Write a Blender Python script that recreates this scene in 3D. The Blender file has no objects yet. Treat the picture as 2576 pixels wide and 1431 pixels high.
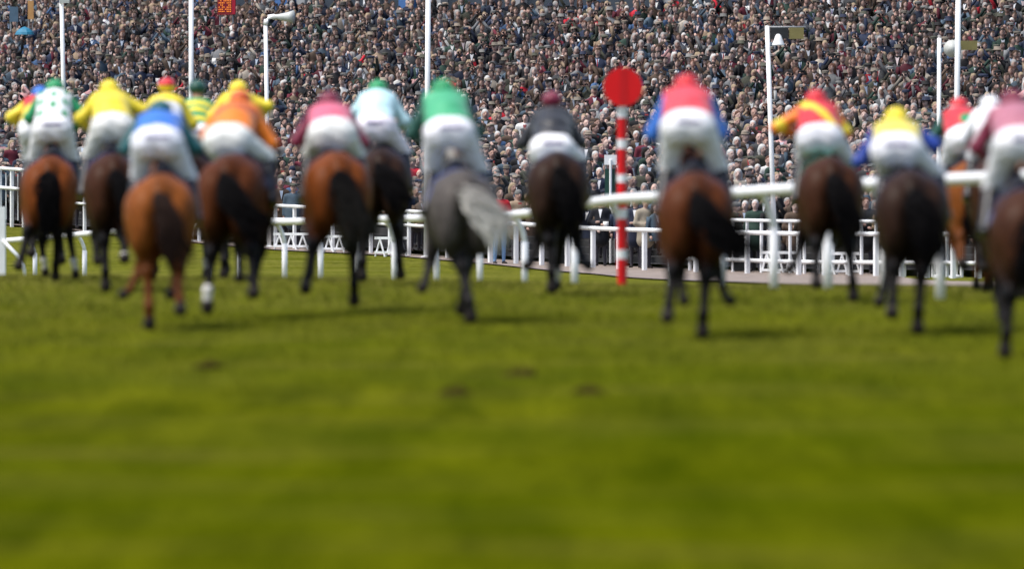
import bpy, math, random
import numpy as np
from mathutils import Matrix, Vector
R = math.radians
random.seed(7)
rng = np.random.default_rng(7)
scene = bpy.context.scene
col = scene.collection

# ------------------------------------------------------------------ camera, sky, sun, exposure
LENS, SENSOR = 300.0, 36.0
W, H = 2576.0, 1431.0                     # measuring units of the photograph
F = W * LENS / SENSOR
HZ = 280.0                                # horizon row
CAMH = 2.1
PITCH = math.atan((H / 2 - HZ) / F)
cam_d = bpy.data.cameras.new('camera')
cam = bpy.data.objects.new('camera', cam_d)
col.objects.link(cam)
cam.location = (0, 0, CAMH)
cam.rotation_euler = (R(90) - PITCH, 0, 0)
cam_d.lens = LENS
cam_d.sensor_width = SENSOR
cam_d.clip_start = 0.5
cam_d.clip_end = 6000
cam_d.dof.use_dof = True
cam_d.dof.focus_distance = 245
cam_d.dof.aperture_fstop = 2.1
scene.camera = cam

SUN_EL, SUN_AZ = R(64), R(-112)            # azimuth from +Y (away from camera) towards +X
world = bpy.data.worlds.new('World')
scene.world = world
world.use_nodes = True
wn = world.node_tree
sky = wn.nodes.new('ShaderNodeTexSky')
sky.sky_type = 'NISHITA'
sky.sun_disc = False
sky.sun_elevation = SUN_EL
sky.sun_rotation = SUN_AZ
sky.air_density = 1.0
sky.dust_density = 2.5
bg = wn.nodes['Background']
bg.inputs['Strength'].default_value = 0.14
wn.links.new(sky.outputs[0], bg.inputs[0])

sun_d = bpy.data.lights.new('sun', 'SUN')
sun_d.energy = 2.9
sun_d.angle = R(30.0)
sun_d.color = (1.0, 0.95, 0.88)
sun = bpy.data.objects.new('sun', sun_d)
col.objects.link(sun)
sd = Vector((math.sin(SUN_AZ) * math.cos(SUN_EL), math.cos(SUN_AZ) * math.cos(SUN_EL), math.sin(SUN_EL)))
sun.rotation_euler = sd.to_track_quat('Z', 'Y').to_euler()
sun.location = (-60, 60, 90)

scene.view_settings.view_transform = 'Standard'
scene.view_settings.look = 'None'
scene.view_settings.gamma = 1
scene.view_settings.exposure = 0.56
scene.render.engine = 'CYCLES'
scene.cycles.use_denoising = True
scene.cycles.max_bounces = 5
scene.cycles.diffuse_bounces = 3


# ------------------------------------------------------------------ helpers
def P(px, py, d):
    """pixel of the photograph (2576 wide) at ground distance d -> point"""
    x = (px - W / 2) / F
    y = (H / 2 - py) / F
    dy = math.cos(PITCH) + y * math.sin(PITCH)
    dz = -math.sin(PITCH) + y * math.cos(PITCH)
    k = d / dy
    return Vector((x * k, d, CAMH + dz * k))


def tag(o, label=None, cat=None, group=None, kind=None):
    if label: o['label'] = label
    if cat: o['category'] = cat
    if group: o['group'] = group
    if kind: o['kind'] = kind
    return o


def empty(name, loc=(0, 0, 0), rz=0.0):
    o = bpy.data.objects.new(name, None)
    o.empty_display_size = 0.2
    col.objects.link(o)
    o.location = loc
    o.rotation_euler = (0, 0, rz)
    return o


def mesh_from(name, v, f, mat=None, smooth=True, cols=None):
    """v (n,3), f list of tuples or (m,4) array"""
    me = bpy.data.meshes.new(name)
    v = np.asarray(v, dtype=np.float32)
    if isinstance(f, np.ndarray):
        m, k = f.shape
        me.vertices.add(len(v))
        me.vertices.foreach_set('co', v.ravel())
        me.loops.add(m * k)
        me.loops.foreach_set('vertex_index', f.astype(np.int32).ravel())
        me.polygons.add(m)
        me.polygons.foreach_set('loop_start', np.arange(0, m * k, k, dtype=np.int32))
        me.polygons.foreach_set('use_smooth', np.full(m, smooth))
        me.update(calc_edges=True)
    else:
        me.from_pydata([tuple(p) for p in v], [], f)
        me.polygons.foreach_set('use_smooth', np.full(len(me.polygons), smooth))
        me.update()
    if cols is not None:
        at = me.color_attributes.new('tint', 'FLOAT_COLOR', 'POINT')
        c4 = np.ones((len(v), 4), dtype=np.float32)
        c4[:, :3] = cols
        at.data.foreach_set('color', c4.ravel())
    if mat: me.materials.append(mat)
    return me


def obj(name, me, parent=None, loc=None):
    o = bpy.data.objects.new(name, me)
    col.objects.link(o)
    if parent is not None: o.parent = parent
    if loc is not None: o.location = loc
    return o


class MB:
    """collects simple shapes into one mesh"""
    def __init__(s): s.v = []; s.f = []
    def add(s, v, f):
        n = len(s.v)
        s.v += [tuple(p) for p in v]
        s.f += [tuple(i + n for i in q) for q in f]
    def box(s, c, size, rz=0.0, bev=0.0):
        cx, cy, cz = c; hx, hy, hz = size[0] / 2, size[1] / 2, size[2] / 2
        b = min(bev, hx * .9, hy * .9)
        if b > 0:
            pts = [(-hx + b, -hy), (hx - b, -hy), (hx, -hy + b), (hx, hy - b), (hx - b, hy), (-hx + b, hy), (-hx, hy - b), (-hx, -hy + b)]
        else:
            pts = [(-hx, -hy), (hx, -hy), (hx, hy), (-hx, hy)]
        ca, sa = math.cos(rz), math.sin(rz)
        pts = [(x * ca - y * sa, x * sa + y * ca) for x, y in pts]
        n = len(pts)
        v = [(cx + x, cy + y, cz - hz) for x, y in pts] + [(cx + x, cy + y, cz + hz) for x, y in pts]
        f = [tuple(range(n - 1, -1, -1)), tuple(range(n, 2 * n))]
        f += [(i, (i + 1) % n, n + (i + 1) % n, n + i) for i in range(n)]
        s.add(v, f)
    def tube(s, pts, r, n=10, cap=True):
        pts = [Vector(p) for p in pts]
        rs = r if isinstance(r, (list, tuple)) else [r] * len(pts)
        rings = []
        for i, p in enumerate(pts):
            a = pts[max(i - 1, 0)]; b = pts[min(i + 1, len(pts) - 1)]
            t = (b - a)
            if t.length < 1e-9: t = Vector((0, 0, 1))
            t.normalize()
            ref = Vector((0, 0, 1)) if abs(t.z) < .9 else Vector((1, 0, 0))
            u = t.cross(ref).normalized(); w = t.cross(u).normalized()
            rings.append([p + (u * math.cos(2 * math.pi * k / n) + w * math.sin(2 * math.pi * k / n)) * rs[i] for k in range(n)])
        v = [q for ring in rings for q in ring]
        f = []
        for i in range(len(pts) - 1):
            for k in range(n):
                f.append((i * n + k, i * n + (k + 1) % n, (i + 1) * n + (k + 1) % n, (i + 1) * n + k))
        if cap:
            f.append(tuple(range(n - 1, -1, -1)))
            f.append(tuple((len(pts) - 1) * n + k for k in range(n)))
        s.add(v, f)
    def lathe(s, prof, c, n=24, axis='z'):
        v = []; f = []
        for r, z in prof:
            for k in range(n):
                a = 2 * math.pi * k / n
                if axis == 'z': v.append((c[0] + r * math.cos(a), c[1] + r * math.sin(a), c[2] + z))
                else: v.append((c[0] + r * math.cos(a), c[1] + z, c[2] + r * math.sin(a)))
        for i in range(len(prof) - 1):
            for k in range(n):
                f.append((i * n + k, i * n + (k + 1) % n, (i + 1) * n + (k + 1) % n, (i + 1) * n + k))
        f.append(tuple(range(n - 1, -1, -1)))
        f.append(tuple((len(prof) - 1) * n + k for k in range(n)))
        s.add(v, f)
    def build(s, name, mat, parent=None, smooth=False, loc=None):
        v = np.array(s.v)
        me = mesh_from(name, v, s.f, mat, smooth)
        return obj(name, me, parent, loc)


# ------------------------------------------------------------------ materials
def new_mat(name):
    m = bpy.data.materials.new(name)
    m.use_nodes = True
    return m, m.node_tree.nodes, m.node_tree.links, m.node_tree.nodes['Principled BSDF']


def mix_rgb(n, l, fac, a, b, mode='MIX'):
    x = n.new('ShaderNodeMix'); x.data_type = 'RGBA'; x.blend_type = mode
    for sock, val in ((0, fac), (6, a), (7, b)):
        if hasattr(val, 'is_output'): l.new(val, x.inputs[sock])
        elif sock == 0: x.inputs[0].default_value = val
        else: x.inputs[sock].default_value = (*val, 1)
    return x.outputs[2]


def noise(n, l, scale, detail=4, rough=.55, vec=None):
    t = n.new('ShaderNodeTexNoise')
    t.inputs['Scale'].default_value = scale
    t.inputs['Detail'].default_value = detail
    t.inputs['Roughness'].default_value = rough
    if vec is not None: l.new(vec, t.inputs['Vector'])
    return t.outputs['Fac']


def ramp(n, l, fac, lo, hi):
    r = n.new('ShaderNodeMapRange')
    r.inputs[1].default_value = lo; r.inputs[2].default_value = hi
    l.new(fac, r.inputs[0])
    return r.outputs[0]


def plain(name, c, rough=.5, var=.12, scale=6., metal=0., bump=0., spec=.4):
    m, n, l, b = new_mat(name)
    tc = n.new('ShaderNodeTexCoord').outputs['Object']
    f = noise(n, l, scale, 5, .6, tc)
    dark = tuple(x * (1 - var) for x in c); lite = tuple(min(1, x * (1 + var)) for x in c)
    l.new(mix_rgb(n, l, ramp(n, l, f, .3, .7), dark, lite), b.inputs['Base Color'])
    b.inputs['Roughness'].default_value = rough
    b.inputs['Metallic'].default_value = metal
    b.inputs['Specular IOR Level'].default_value = spec
    if bump:
        bp = n.new('ShaderNodeBump'); bp.inputs['Strength'].default_value = bump
        l.new(f, bp.inputs['Height']); l.new(bp.outputs[0], b.inputs['Normal'])
    return m


def tinted(name, rough=.6, var=.1, scale=20., sheen=0., spec=.3, source='tint', bump=0.):
    """colour from the mesh's own 'tint' attribute or from the object's colour"""
    m, n, l, b = new_mat(name)
    if source == 'tint':
        a = n.new('ShaderNodeAttribute'); a.attribute_name = 'tint'; c = a.outputs['Color']
    else:
        a = n.new('ShaderNodeObjectInfo'); c = a.outputs['Color']
        if source == 'both':
            t = n.new('ShaderNodeAttribute'); t.attribute_name = 'tint'
            c = mix_rgb(n, l, 1.0, c, t.outputs['Color'], 'MULTIPLY')
    tc = n.new('ShaderNodeTexCoord').outputs['Object']
    f = noise(n, l, scale, 4, .6, tc)
    dark = mix_rgb(n, l, 1.0, c, (1 - var,) * 3, 'MULTIPLY')
    lite = mix_rgb(n, l, 1.0, c, (1 + var,) * 3, 'MULTIPLY')
    l.new(mix_rgb(n, l, ramp(n, l, f, .3, .7), dark, lite), b.inputs['Base Color'])
    b.inputs['Roughness'].default_value = rough
    b.inputs['Specular IOR Level'].default_value = spec
    if sheen:
        b.inputs['Sheen Weight'].default_value = sheen
    if bump:
        bp = n.new('ShaderNodeBump'); bp.inputs['Strength'].default_value = bump; bp.inputs['Distance'].default_value = .02
        l.new(f, bp.inputs['Height']); l.new(bp.outputs[0], b.inputs['Normal'])
    return m


M_WHITE = plain('white_paint', (.86, .87, .88), .4, .05, 3)
M_PLASTIC = plain('white_plastic', (.88, .88, .88), .35, .03, 2)
M_RED = plain('red_paint', (.80, .004, .008), .35, .06, 4)
M_RED2 = plain('dark_red_paint', (.66, .004, .008), .4, .06, 4)
M_DARK = plain('dark_metal', (.02, .022, .025), .5, .2)
M_GREYM = plain('grey_metal', (.3, .31, .32), .45, .1)
M_GRAVEL = plain('gravel', (.23, .185, .155), .9, .35, 2.5, bump=.4)
M_CONC = plain('concrete', (.05, .05, .052), .9, .2, .8)
M_HORSE = tinted('horse_coat', .45, .25, 9, spec=.06)
M_HAIRH = tinted('horse_hair', .7, .25, 30, spec=.02)
M_SILK = tinted('silks', .45, .07, 7, sheen=.15, spec=.35, bump=.12)
M_CLOTH = tinted('jockey_cloth', .6, .05, 7, sheen=.1, spec=.25, bump=.1)
M_SKIN = tinted('skin', .55, .06, 30, spec=.3)
M_CROWD = tinted('crowd_tint', .75, .15, 25, spec=.2)
M_OC = tinted('coat_fabric', .8, .15, 25, sheen=.1, spec=.15, source='both')
M_LEATHER = plain('leather', (.03, .02, .016), .4, .2, 12)
M_BOOT = plain('boot_leather', (.012, .012, .014), .3, .2, 12)

# turf
m, n, l, b = new_mat('turf')
M_TURF = m
geo = n.new('ShaderNodeNewGeometry').outputs['Position']
big = noise(n, l, .14, 3, .5, geo)
mp2 = n.new('ShaderNodeMapping'); mp2.inputs['Scale'].default_value = (1.5, .13, 1); l.new(geo, mp2.inputs['Vector'])
mid = noise(n, l, 1.0, 5, .62, mp2.outputs[0])
mp3 = n.new('ShaderNodeMapping'); mp3.inputs['Scale'].default_value = (5.5, .9, 4); l.new(geo, mp3.inputs['Vector'])
fine = noise(n, l, 1.0, 6, .7, mp3.outputs[0])
mapn = n.new('ShaderNodeMapping'); mapn.inputs['Scale'].default_value = (.25, .6, 1); l.new(geo, mapn.inputs['Vector'])
streak = noise(n, l, 1.0, 4, .6, mapn.outputs[0])
c = mix_rgb(n, l, ramp(n, l, mid, .35, .65), (.038, .050, .0010), (.104, .114, .0024))
c = mix_rgb(n, l, ramp(n, l, big, .35, .65), c, mix_rgb(n, l, .55, c, (.044, .064, .0008)))
sm = n.new('ShaderNodeMath'); sm.operation = 'MULTIPLY'; sm.inputs[1].default_value = .32
l.new(ramp(n, l, streak, .5, .72), sm.inputs[0])
c = mix_rgb(n, l, sm.outputs[0], c, (.15, .115, .03))
sep = n.new('ShaderNodeSeparateXYZ'); l.new(geo, sep.inputs[0])
far_pale = n.new('ShaderNodeMath'); far_pale.operation = 'MULTIPLY'
l.new(ramp(n, l, sep.outputs['Y'], 50, 150), far_pale.inputs[0]); l.new(ramp(n, l, streak, .15, .75), far_pale.inputs[1])
c = mix_rgb(n, l, far_pale.outputs[0], c, (.155, .155, .03))  # paler straw tone growing with distance, broken by the streak noise
sm2 = n.new('ShaderNodeMath'); sm2.operation = 'MULTIPLY'; sm2.inputs[1].default_value = .6
l.new(ramp(n, l, fine, .5, .75), sm2.inputs[0])
c = mix_rgb(n, l, sm2.outputs[0], c, (.026, .033, .001))
l.new(c, b.inputs['Base Color'])
b.inputs['Roughness'].default_value = .9
b.inputs['Specular IOR Level'].default_value = 0
bp = n.new('ShaderNodeBump'); bp.inputs['Strength'].default_value = .7; bp.inputs['Distance'].default_value = .15
l.new(fine, bp.inputs['Height']); l.new(bp.outputs[0], b.inputs['Normal'])

# ------------------------------------------------------------------ terrain
SLOPE = 1.92
FRONT0 = 223.0
def d_front(x): return FRONT0 - SLOPE * x
def d_front_px(px): return FRONT0 / (1 + SLOPE * (px - W / 2) / F)
BASE_PX = np.array([-600, 0, 355, 710, 1000, 1270, 1480, 2000, 2576, 3200.])
BASE_Y = np.array([520, 565, 598, 628, 642, 660, 676, 694, 700, 704.])
_fx = []; _fz = []
for q in np.linspace(-600, 3200, 40):
    d = d_front_px(q); p = P(q, float(np.interp(q, BASE_PX, BASE_Y)), d)
    _fx.append(p.x); _fz.append(p.z)
def zfront(x): return np.interp(x, _fx, _fz)

# running rail: pixel column, rail row, post base row, distance
RAIL = np.array([(-260, 622, 690, 222), (-100, 613, 691, 212), (60, 603, 692, 200), (330, 578, 695, 184), (576, 562, 698, 171),
                 (873, 553, 703, 158), (1069, 549, 709, 148), (1288, 543, 718, 135), (1410, 525, 722, 120), (1528, 503, 724, 110),
                 (1647, 496, 724, 106), (1905, 482, 727, 101), (2180, 462, 731, 95), (2600, 442, 742, 89), (2800, 432, 748, 86)], float)

ctrl = []
for d in (15, 45, 75, 92):
    for x in (-30, -15, -5, 5, 15, 30): ctrl.append((x, d, 0.0))
for x in (-12, -8, -4, -1): ctrl.append((x, 108, -0.02))
for px, ry, by, d in RAIL[1:-1]:
    p = P(px, by, d); ctrl.append((p.x, p.y, p.z))
for q in np.linspace(-300, 2900, 9):
    d = d_front_px(q); p = P(q, float(np.interp(q, BASE_PX, BASE_Y)), d); ctrl.append((p.x, p.y, p.z))
ctrl = np.array(ctrl)
def _phi(r): return r
_A = np.linalg.norm((ctrl[:, None, :2] - ctrl[None, :, :2]) * (1.0, .35), axis=2)
_n = len(ctrl)
_M = np.zeros((_n + 1, _n + 1)); _M[:_n, :_n] = _phi(_A) - .4 * np.eye(_n); _M[:_n, _n] = 1; _M[_n, :_n] = 1
_w = np.linalg.solve(_M, np.append(ctrl[:, 2], 0))
def ground(x, y):
    x = np.atleast_1d(np.asarray(x, float)); y = np.atleast_1d(np.asarray(y, float))
    sh = x.shape
    xf = np.clip(x.ravel(), -22, 22); yf = y.ravel()
    t = yf - d_front(xf)
    yc = np.clip(np.minimum(yf, d_front(xf)), 15, 280)
    out = np.empty(len(xf))
    for i in range(0, len(xf), 20000):
        s = slice(i, i + 20000)
        r = np.sqrt((xf[s, None] - ctrl[None, :, 0]) ** 2 + (.35 * (yc[s, None] - ctrl[None, :, 1])) ** 2)
        out[s] = _phi(r) @ _w[:_n] + _w[_n]
    out = np.where(t > 2, np.minimum(out, zfront(xf)) - .35, out)
    out += .018 * np.sin(xf * 1.7 + yf * .21) * np.sin(yf * .33 + 1) * (yf < 120)
    return out.reshape(sh)
def g1(x, y): return float(ground(x, y)[0])

xs = np.concatenate([[-2500, -900, -300, -120, -60, -36], np.arange(-26, 26.1, .8), [36, 60, 120, 300, 900, 2500]])
ys = np.concatenate([[-1500, -300, -60, 0, 15, 24], np.arange(30, 286, 1.5), [300, 340, 420, 700, 1500, 4000]])
gx, gy = np.meshgrid(xs, ys, indexing='ij')
gz = ground(gx, gy)
nx, ny = gx.shape
I = np.arange(nx * ny).reshape(nx, ny)
fq = np.stack([I[:-1, :-1], I[1:, :-1], I[1:, 1:], I[:-1, 1:]], -1).reshape(-1, 4)
o = obj('ground', mesh_from('ground', np.stack([gx, gy, gz], -1).reshape(-1, 3), fq, M_TURF))
tag(o, 'green racecourse turf sloping gently from the track to the stands', kind='structure')

# gravel path between turf and crowd, wide on the right
E = []
for px, py in ((-700, 480), (0, 566), (380, 602), (710, 632), (1000, 646), (1250, 668), (1500, 692), (1700, 707), (2000, 719), (2576, 727), (3100, 732)):
    lo, hi = 100.0, d_front_px(px) + 2
    for _ in range(40):
        mdl = (lo + hi) / 2
        p = P(px, py, mdl)
        if p.z > g1(p.x, mdl): lo = mdl
        else: hi = mdl
    E.append((P(px, py, lo).x, lo))
E = np.array(E)
rows = []
for x, d in np.stack([np.interp(np.linspace(0, len(E) - 1, 90), np.arange(len(E)), E[:, 0]), np.interp(np.linspace(0, len(E) - 1, 90), np.arange(len(E)), E[:, 1])], 1):
    far = max(d_front(x) + 3.5, d + 3)
    dd = np.linspace(d, far, 24)
    zz = ground(np.full(24, x), np.minimum(dd, d_front(x))) + .035
    rows.append(np.stack([np.full(24, x), dd, zz], 1))
v = np.concatenate(rows); I = np.arange(90 * 24).reshape(90, 24)
fq = np.stack([I[:-1, :-1], I[1:, :-1], I[1:, 1:], I[:-1, 1:]], -1).reshape(-1, 4)
o = obj('path', mesh_from('path', v, fq, M_GRAVEL)); tag(o, 'pinkish gravel walkway in front of the crowd', kind='structure')

# stepped terrace under the crowd
RISE = .104
TTOP = 60.0
def zterr(x, t): return zfront(x) + .05 + RISE * np.maximum(np.asarray(t) - 1.5, 0)
v = []; fq = []
txs = np.linspace(-24, 22, 24)
NST = 46
for x in txs:
    for k in range(NST):
        t0 = 2.5 + k * (TTOP + 12 - 2.5) / NST; t1 = 2.5 + (k + 1) * (TTOP + 12 - 2.5) / NST
        z = float(zterr(x, min(t0, TTOP))) - .02
        v += [(x, d_front(x) + t0, z), (x, d_front(x) + t1 - .001, z)]
nn = 2 * NST
for i in range(len(txs) - 1):
    for k in range(nn - 1): fq.append((i * nn + k, (i + 1) * nn + k, (i + 1) * nn + k + 1, i * nn + k + 1))
o = obj('terrace', mesh_from('terrace', v, fq, M_CONC, False)); tag(o, 'stepped concrete terrace under the packed crowd', kind='structure')


# ------------------------------------------------------------------ implicit shapes -> one continuous skin
class Blob:
    def __init__(s): s.p = []
    def cone(s, a, b, r1, r2, k=.05, tag='a', flat=None):
        a = np.array(a, float); b = np.array(b, float)
        m = max(r1, r2)
        s.p.append(('c', a, b, r1, r2, k, tag, np.minimum(a, b) - m, np.maximum(a, b) + m))
    def ball(s, c, r, k=.05, tag='a'):
        c = np.array(c, float); r = np.array(r if hasattr(r, '__len__') else (r, r, r), float)
        s.p.append(('e', c, r, 0, 0, k, tag, c - r, c + r))
    @staticmethod
    def dist(pr, X, Y, Z):
        if pr[0] == 'c':
            a, b, r1, r2 = pr[1:5]
            ba = b - a; L = ba @ ba + 1e-12
            t = np.clip(((X - a[0]) * ba[0] + (Y - a[1]) * ba[1] + (Z - a[2]) * ba[2]) / L, 0, 1)
            return np.sqrt((X - a[0] - t * ba[0]) ** 2 + (Y - a[1] - t * ba[1]) ** 2 + (Z - a[2] - t * ba[2]) ** 2) - (r1 + (r2 - r1) * t)
        c, r = pr[1], pr[2]
        x, y, z = (X - c[0]) / r[0], (Y - c[1]) / r[1], (Z - c[2]) / r[2]
        k0 = np.sqrt(x * x + y * y + z * z) + 1e-9
        k1 = np.sqrt((x / r[0]) ** 2 + (y / r[1]) ** 2 + (z / r[2]) ** 2) + 1e-9
        return k0 * (k0 - 1) / k1
    def at(s, X, Y, Z):
        V = np.full(np.shape(X), 1e3)
        for pr in s.p:
            D = s.dist(pr, X, Y, Z); k = pr[5]
            h = np.maximum(k - np.abs(V - D), 0) / k
            V = np.minimum(V, D) - h * h * k * .25
        return V
    def mesh(s, h, grow=0.0, wob=None):
        lo = np.min([p[7] for p in s.p], 0) - 3 * h - max(grow, 0) - .02
        hi = np.max([p[8] for p in s.p], 0) + 3 * h + max(grow, 0) + .02
        n = np.ceil((hi - lo) / h).astype(int) + 1
        ax = [lo[i] + h * np.arange(n[i]) for i in range(3)]
        V = np.full(n, 1.0)
        for pr in s.p:
            k = pr[5]; mg = k + 2.5 * h + max(grow, 0)
            i0 = np.maximum(np.floor((pr[7] - mg - lo) / h).astype(int), 0)
            i1 = np.minimum(np.ceil((pr[8] + mg - lo) / h).astype(int) + 1, n)
            X, Y, Z = ax[0][i0[0]:i1[0], None, None], ax[1][None, i0[1]:i1[1], None], ax[2][None, None, i0[2]:i1[2]]
            D = s.dist(pr, X, Y, Z)
            S = V[i0[0]:i1[0], i0[1]:i1[1], i0[2]:i1[2]]
            hh = np.maximum(k - np.abs(S - D), 0) / k
            V[i0[0]:i1[0], i0[1]:i1[1], i0[2]:i1[2]] = np.minimum(S, D) - hh * hh * k * .25
        if wob is not None:
            X, Y, Z = ax[0][:, None, None], ax[1][None, :, None], ax[2][None, None, :]
            V = V + wob(X, Y, Z)
        return surfnet(V - grow, lo, h)
    def tags(s, v):
        D = np.stack([s.dist(p, v[:, 0], v[:, 1], v[:, 2]) for p in s.p])
        t = np.array([p[6] for p in s.p])
        return t[np.argmin(D, 0)]


def surfnet(V, lo, h):
    S = V < 0
    nx, ny, nz = V.shape
    cnt = np.zeros((nx - 1, ny - 1, nz - 1), int)
    C = [(i, j, k) for i in (0, 1) for j in (0, 1) for k in (0, 1)]
    def sub(A, c): return A[c[0]:nx - 1 + c[0], c[1]:ny - 1 + c[1], c[2]:nz - 1 + c[2]]
    for c_ in C: cnt += sub(S, c_)
    act = (cnt > 0) & (cnt < 8)
    ids = np.argwhere(act)
    idx = np.full(act.shape, -1, int); idx[act] = np.arange(len(ids))
    vals = {c_: sub(V, c_)[act] for c_ in C}
    pos = np.zeros((len(ids), 3)); num = np.zeros(len(ids))
    for a in C:
        for ax in range(3):
            if a[ax] == 1: continue
            b = list(a); b[ax] = 1; b = tuple(b)
            va, vb = vals[a], vals[b]
            mk = (va < 0) != (vb < 0)
            t = np.where(mk, va / np.where(mk, va - vb, 1), 0)
            p = np.tile(np.array(a, float), (len(ids), 1)); p[:, ax] += t
            pos += p * mk[:, None]; num += mk
    pos = (ids + pos / num[:, None]) * h + lo
    quads = []
    for ax in range(3):
        u, w = [i for i in range(3) if i != ax]
        sl0 = [slice(None)] * 3; sl1 = [slice(None)] * 3
        sl0[ax] = slice(0, -1); sl1[ax] = slice(1, None)
        ch = S[tuple(sl0)] != S[tuple(sl1)]
        e = np.argwhere(ch)
        ok = (e[:, u] >= 1) & (e[:, w] >= 1) & (e[:, u] < V.shape[u] - 1) & (e[:, w] < V.shape[w] - 1)
        e = e[ok]
        ins = S[tuple(e.T)]
        du = np.zeros(3, int); du[u] = 1; dw = np.zeros(3, int); dw[w] = 1
        q = np.stack([idx[tuple((e - du - dw).T)], idx[tuple((e - dw).T)], idx[tuple(e.T)], idx[tuple((e - du).T)]], 1)
        flip = ins if ax != 1 else ~ins
        q = np.where(flip[:, None], q, q[:, ::-1])
        quads.append(q)
    f = np.concatenate(quads)
    return pos, f[(f >= 0).all(1)]


# ------------------------------------------------------------------ racehorses
COATS = {
    'bright': (.150, .040, .009), 'chestnut': (.20, .060, .013), 'bay': (.082, .024, .008), 'brown': (.048, .018, .009),
    'dark': (.030, .015, .010), 'grey': (.080, .070, .064)}
HIND = {'push': (8, -38, -26, 0), 'land': (46, -12, 16, 35), 'stand': (32, -34, -4, 25), 'trail': (-2, -60, -72, -120), 'lift': (14, -55, -46, -85), 'off': (12, -46, -36, -55), 'reachh': (52, -4, 22, 30), 'swing': (58, -38, -18, -60)}
FORE = {'reach': (42, 34, 20), 'stance': (-6, -6, 18), 'back': (-28, -34, -62), 'fold': (28, -78, -125), 'half': (5, -45, -80)}


def horse_blob(legs):
    B = Blob()
    # trunk
    B.ball((0, .02, 1.13), (.30, .68, .36), .12, 'body')
    B.ball((0, .50, 1.13), (.235, .36, .36), .14, 'body')
    B.ball((0, .40, 1.44), (.085, .34, .13), .16, 'body')
    B.ball((0, -.42, 1.33), (.225, .42, .22), .14, 'body')
    B.ball((0, -.72, 1.29), (.13, .20, .20), .10, 'body')
    B.cone((0, -.86, 1.33), (0, -1.0, 1.20), .055, .035, .05, 'dock')
    for s in (-1, 1):
        B.ball((s * .165, -.58, 1.14), (.172, .31, .30), .07, 'body')
        B.ball((s * .205, -.26, 1.36), (.06, .11, .07), .09, 'body')
        B.ball((s * .150, -.72, .98), (.135, .20, .34), .06, 'body')
        B.ball((s * .225, -.45, 1.0), (.10, .20, .24), .07, 'body')
        B.ball((s * .17, .42, 1.12), (.11, .22, .30), .12, 'body')
    # neck and head stretched forwards
    B.cone((0, .62, 1.26), (0, 1.05, 1.52), .24, .165, .14, 'body')
    B.cone((0, 1.05, 1.52), (0, 1.42, 1.70), .165, .105, .08, 'body')
    B.cone((0, 1.45, 1.70), (0, 1.66, 1.55), .118, .092, .06, 'body')
    B.cone((0, 1.66, 1.55), (0, 1.93, 1.37), .085, .058, .05, 'body')
    B.ball((0, 1.94, 1.36), (.062, .075, .06), .04, 'muzzle')
    B.ball((0, 1.55, 1.56), (.085, .12, .12), .05, 'body')
    for s in (-1, 1):
        B.cone((s * .055, 1.40, 1.80), (s * .075, 1.40, 1.93), .03, .008, .03, 'body')
        B.ball((s * .088, 1.58, 1.64), .022, .015, 'hoof')
    low = 9
    for key, sx in (('LH', -1), ('RH', 1)):
        pose, dx, sock = legs[key]
        A = HIND[pose] if isinstance(pose, str) else pose
        L = (.36, .42, .36, .11)
        p = np.array((sx * .13, -.58, 1.20)); pts = [p]
        wts = (.25, .35, .3, .1)
        for a, ln, w_ in zip(A, L, wts):
            p = p + np.array((dx * w_, math.sin(R(a)) * ln, -math.cos(R(a)) * ln)); pts.append(p)
        hip, sti, hock, fet, cor = pts
        B.cone(hip, sti, .19, .15, .1, 'body')
        B.cone(sti, hock, .15, .070, .07, 'body')
        bk = hock + np.array((0, -.035, .045)); B.ball(bk, (.042, .06, .06), .05, 'leg')
        B.cone(hock, fet, .054, .043, .03, 'leg')
        B.ball(fet, (.051, .057, .054), .025, 'sock' if sock else 'leg')
        B.cone(fet, cor, .044, .047, .025, 'sock' if sock else 'leg')
        a = R(A[3]); hd = np.array((0, math.sin(a), -math.cos(a)))
        B.cone(cor, cor + hd * .065, .052, .069, .015, 'hoof')
        low = min(low, (cor + hd * .065)[2] - .045)
    for key, sx in (('LF', -1), ('RF', 1)):
        pose, dx, sock = legs[key]
        A = FORE[pose] if isinstance(pose, str) else pose
        L = (.43, .32, .13)
        p = np.array((sx * .145, .46, .98)); pts = [p]
        for a, ln, w_ in zip(A, L, (.4, .4, .2)):
            p = p + np.array((dx * w_, math.sin(R(a)) * ln, -math.cos(R(a)) * ln)); pts.append(p)
        elb, kn, fet, cor = pts
        B.cone(elb, kn, .115, .062, .08, 'body')
        B.ball(kn, (.052, .055, .065), .03, 'leg')
        B.cone(kn, fet, .049, .040, .03, 'leg')
        B.ball(fet, (.042, .048, .046), .025, 'sock' if sock else 'leg')
        B.cone(fet, cor, .036, .039, .025, 'sock' if sock else 'leg')
        a = R(A[2]); hd = np.array((0, math.sin(a), -math.cos(a)))
        B.cone(cor, cor + hd * .06, .045, .06, .015, 'hoof')
        low = min(low, (cor + hd * .06)[2] - .045)
    return B, low


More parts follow.
